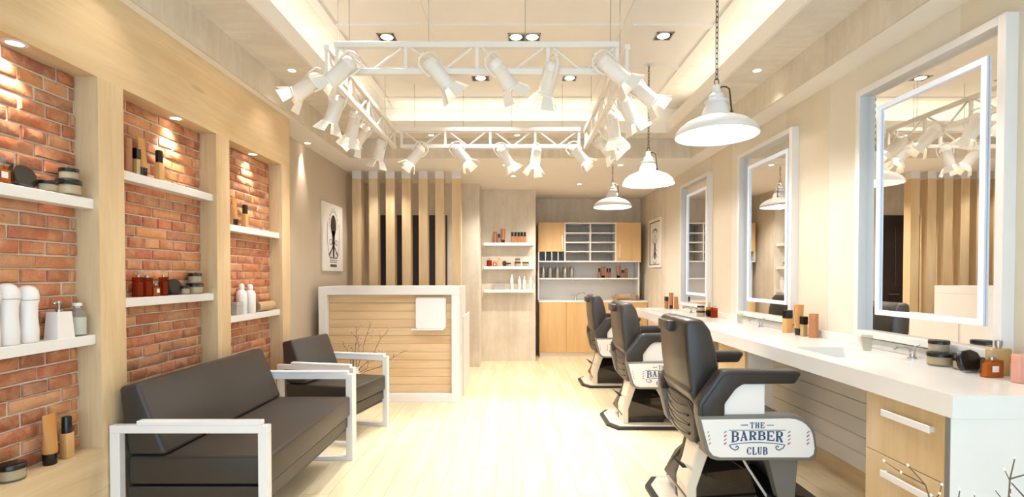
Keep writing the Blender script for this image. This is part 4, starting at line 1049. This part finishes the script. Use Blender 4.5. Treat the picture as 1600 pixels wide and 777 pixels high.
SPOTS = [(-.88, 3.02, (-.75, .05, -.65), 'front truss beam, leftmost, aimed at the brick wall'), (-.52, 3.0, (.62, .30, -.70), 'front truss beam, second from the left'), (-.15, 3.0, (.55, .45, -.62), 'front truss beam, in the middle'),
         (.24, 3.0, (-.22, .50, -.75), 'front truss beam, fourth from the left'), (.46, 3.0, (.75, .1, -.62), 'front truss beam, rightmost, aimed at the mirrors'),
         (-1.095, 3.10, (-.85, .10, -.55), 'left truss beam, nearest the camera'), (-1.095, 3.38, (-.35, .10, -.9), 'left truss beam, second from the camera'), (-1.095, 3.70, (-.30, .35, -.9), 'left truss beam, third from the camera'), (-1.095, 4.08, (-.65, .25, -.75), 'left truss beam, fourth from the camera'), (-1.095, 4.45, (-.25, .15, -.95), 'left truss beam, farthest from the camera'),
         (.667, 3.20, (.80, .15, -.58), 'right truss beam, nearest the camera'), (.667, 3.42, (.50, .15, -.85), 'right truss beam, second from the camera'), (.667, 3.74, (.25, .3, -.92), 'right truss beam, third from the camera'), (.667, 4.10, (.6, .25, -.8), 'right truss beam, fourth from the camera'), (.667, 4.45, (.7, .15, -.75), 'right truss beam, farthest from the camera'),
         (-.80, 4.72, (-.55, -.15, -.8), 'rear truss beam, leftmost'), (-.56, 4.72, (.62, -.1, -.75), 'rear truss beam, second from the left'), (-.15, 4.72, (.48, .2, -.75), 'rear truss beam, in the middle'), (.22, 4.72, (-.12, -.2, -.95), 'rear truss beam, fourth from the left'), (.50, 4.72, (.65, -.1, -.75), 'rear truss beam, rightmost')]
for i, (x, y, d, lb) in enumerate(SPOTS):
    c = sp0 if i == 0 else dup(sp0)
    c.name = 'spotlight'
    dv = Vector(d).normalized()
    q = (-dv).to_track_quat('Z', 'Y'); c.rotation_euler = q.to_euler()
    off = q @ Vector((0, 0, .105)); fr = i < 5; sd = 5 <= i < 15
    lift = .105 if fr else (.07 if sd else .05)
    c.location = Vector((x + (-.03 if 5 <= i < 10 else .03 if sd else 0), y - (.075 if fr else 0 if sd else .05), ZC - .030 + lift)) - Vector((off.x, off.y, max(off.z, .06)))
    tag(c, 'white spotlight on the ' + lb, 'spotlight', 'theatre spotlights on the truss')
    if i in (1, 2, 3, 6, 8, 12, 17, 18):
        spot('spotlight_beam', c.location + dv * .16, dv + Vector((0, 0, -.3)), 20, 60, .8, WARM2, .04)

# ------------------------------------------------------------------ pendants
def link_mesh():
    b = MB(); pts = []
    for i in range(13):
        a = 2 * math.pi * i / 12; pts.append((.0075 * math.cos(a), 0, .0125 * math.sin(a) + (.004 if math.sin(a) > 0 else -.004)))
    b.tube(pts, .0024, 6); return b.mesh('chain_link', M['iron'], 60)
LK = link_mesh()
def pendant(x, y, z, top, label):
    t = thing('pendant_lamp', label, 'pendant lamp', (x, y, z), 0, 'white enamel pendant lamps over the counter side'); t.scale = (.935, .935, 1)
    prof = [(.226, 0), (.228, .004), (.222, .022), (.205, .045), (.170, .072), (.128, .090), (.098, .098), (.096, .104), (.082, .108), (.078, .125), (.070, .150), (.056, .170), (.064, .176), (.066, .186), (.050, .192), (.042, .200), (.044, .212), (.036, .222), (.024, .232), (.022, .262), (.015, .272), (0, .274)]
    inner = [(r - .004, z_ - .001) for r, z_ in prof[2:9]]
    b = MB(); b.lathe([(.0, .095)] + inner[::-1] + [(.222, .001)] + prof, 48, None, False); b.build('shade', M['white'], t, 40)
    b = MB(); b.lathe([(0, .045), (.03, .05), (.038, .066), (.03, .088), (.02, .094), (0, .094)], 20); b.build('bulb', M['bulb'], t, 60)
    b = MB(); b.tube([(.010, -.005, .246), (.022, -.02, .258), (.040, -.035, .252), (.052, -.05, .235), (.056, -.056, .18), (.060, -.060, .128), (.060, -.062, .116)], .0045, 8); b.lathe([(0, 0), (.009, 0), (.009, .01), (0, .01)], 10, Matrix.Translation((.060, -.063, .108))); b.build('side_rod', M['iron'], t, 50)
    zz = .288; i = 0
    big = MB(); pts = [(.012 * math.cos(2 * math.pi * k / 14), 0, .287 + .020 * math.sin(2 * math.pi * k / 14)) for k in range(15)]; big.tube(pts, .003, 6); big.build('hook_ring', M['iron'], t, 60)
    zz = .316
    while zz < top - z - .015:
        inst('chain_link', LK, t, (0, 0, zz), (0, 0, HP * (i % 2) + .4)); zz += .0275; i += 1
    b = MB(); b.lathe([(0, top - z - .014), (.045, top - z - .010), (.05, top - z), (0, top - z)], 20); b.build('ceiling_rose', M['white'], t, 50)
    pl_ = bpy.data.lights.new('pendant_glow', 'POINT'); pl_.energy = 26; pl_.color = WARM2; pl_.shadow_soft_size = .05
    o = bpy.data.objects.new('pendant_glow', pl_); COL.objects.link(o); o.location = (x, y, z + .03)
pendant(1.085, 2.75, 1.995, ZT - .022, 'white enamel pendant lamp on a chain, nearest the camera')
pendant(1.122, 4.27, 2.010, ZT - .022, 'white enamel pendant lamp on a chain, second from the camera')
pendant(1.118, 5.78, 2.020, ZL, 'white enamel pendant lamp on a short chain, farthest from the camera')

# ------------------------------------------------------------------ recessed lights
b = MB(); b.lathe([(.026, -.002), (.038, -.002), (.040, 0), (.026, 0)], 24, None, False); RG = b.mesh('ring', M['white'])
b = MB(); b.lathe([(0, -.001), (.026, -.001), (.026, .0), (0, .0)], 20); DS = b.mesh('lamp', M['lamp'])
def downlight(x, y, z, label, e=30, ang=80, col=WARM, d=(0, 0, -1), disc=.012):
    t = thing('downlight', label, 'downlight', (x, y, z), 0, 'round recessed downlights')
    inst('ring', RG, t); inst('lamp', DS, t)
    if e: spot('downlight_beam', (x, y, z - .02), d, e, ang, .7, col, .03)
for y, lb in ((1.90, 'nearest'), (2.80, 'middle'), (3.62, 'farthest')):
    downlight(-1.835, y, ZO, 'round downlight in the top of the %s brick niche' % lb, 20, 75, WARM, (-.20, .0, -1))
downlight(-1.94, 4.85, ZL, 'round downlight washing the taupe wall', 30, 42, WARM, (-.13, 0, -1))
for x, lb in ((-1.47, 'left'), (-.09, 'middle'), (1.21, 'right')):
    downlight(x, 5.80, ZL, 'round downlight in the far soffit, %s of three' % lb, 30, 110)
for y, s in ((.9, 'behind the view'), (2.2, 'nearer'), (3.66, 'farther')):
    downlight(-1.57, y, ZLEDGE - .02, 'round downlight in the left concrete ceiling ledge, %s one' % s, 8, 90)
    downlight(1.73, y, ZLEDGE - .02, 'round downlight in the right concrete ceiling ledge, %s one' % s, 10, 90)
for x, lb in ((-.85, 'left'), (.04, 'right')):
    downlight(x, 5.33, ZLEDGE - .02, 'small round downlight in the far ceiling ledge, %s of two' % lb, 0)
for x, lb in ((.0, 'in front of the pier'), (.9, 'before the storage wall')):
    downlight(x, 6.45 if x < .5 else 7.0, ZL, 'round downlight in the rear soffit %s' % lb, 100, 130)
def square_light(x, y, w, n, label, e=75):
    t = thing('square_downlight', label, 'downlight', (x, y, ZT - .0225), 0, 'square recessed ceiling lights')
    h = .062
    b = MB(); W_ = w / 2
    b.box(-W_, W_, -h, -h + .008, -.006, 0); b.box(-W_, W_, h - .008, h, -.006, 0); b.box(-W_, -W_ + .008, -h, h, -.006, 0); b.box(W_ - .008, W_, -h, h, -.006, 0); b.build('trim_frame', M['steel'], t)
    bx('recess', M['blkm'], -W_ + .008, W_ - .008, -h + .008, h - .008, -.002, 0, t)
    for i in range(n):
        u = (-W_ + w * (i + .5) / n)
        b = MB(); b.lathe([(0, -.005), (.040, -.005), (.044, -.002), (0, -.002)], 20, Matrix.Translation((u, 0, 0))); b.build('lamp', M['lamp'], t, 50)
    if e: spot('square_light_beam', (x, y, ZT - .06), (0, 0, -1), e, 95, .7, WARM2, .05)
for x, y, w, n, lb in ((-.93, 3.80, .125, 1, 'square recessed light in the left ceiling column, above the front truss'), (.08, 3.80, .24, 2, 'double recessed light in the middle ceiling column above the front truss'), (1.10, 3.78, .125, 1, 'square recessed light in the right ceiling column beside the near pendant chain'),
                       (-.29, 4.58, .16, 1, 'recessed light in the middle ceiling column behind the truss, left one'), (.50, 4.58, .125, 1, 'recessed light in the middle ceiling column behind the truss, right one'),
                       (-.93, 3.17, .125, 1, 'square recessed light at the top edge of the picture, left'), (1.08, 3.17, .125, 1, 'square recessed light at the top edge of the picture, right'),
                       (-.93, 1.6, .125, 1, 'square recessed ceiling light behind the view, left'), (.08, 1.6, .24, 2, 'double recessed ceiling light behind the view'), (1.08, 1.6, .125, 1, 'square recessed ceiling light behind the view, right')):
    square_light(x, y, w, n, lb, 74 if y > 2 else 24)
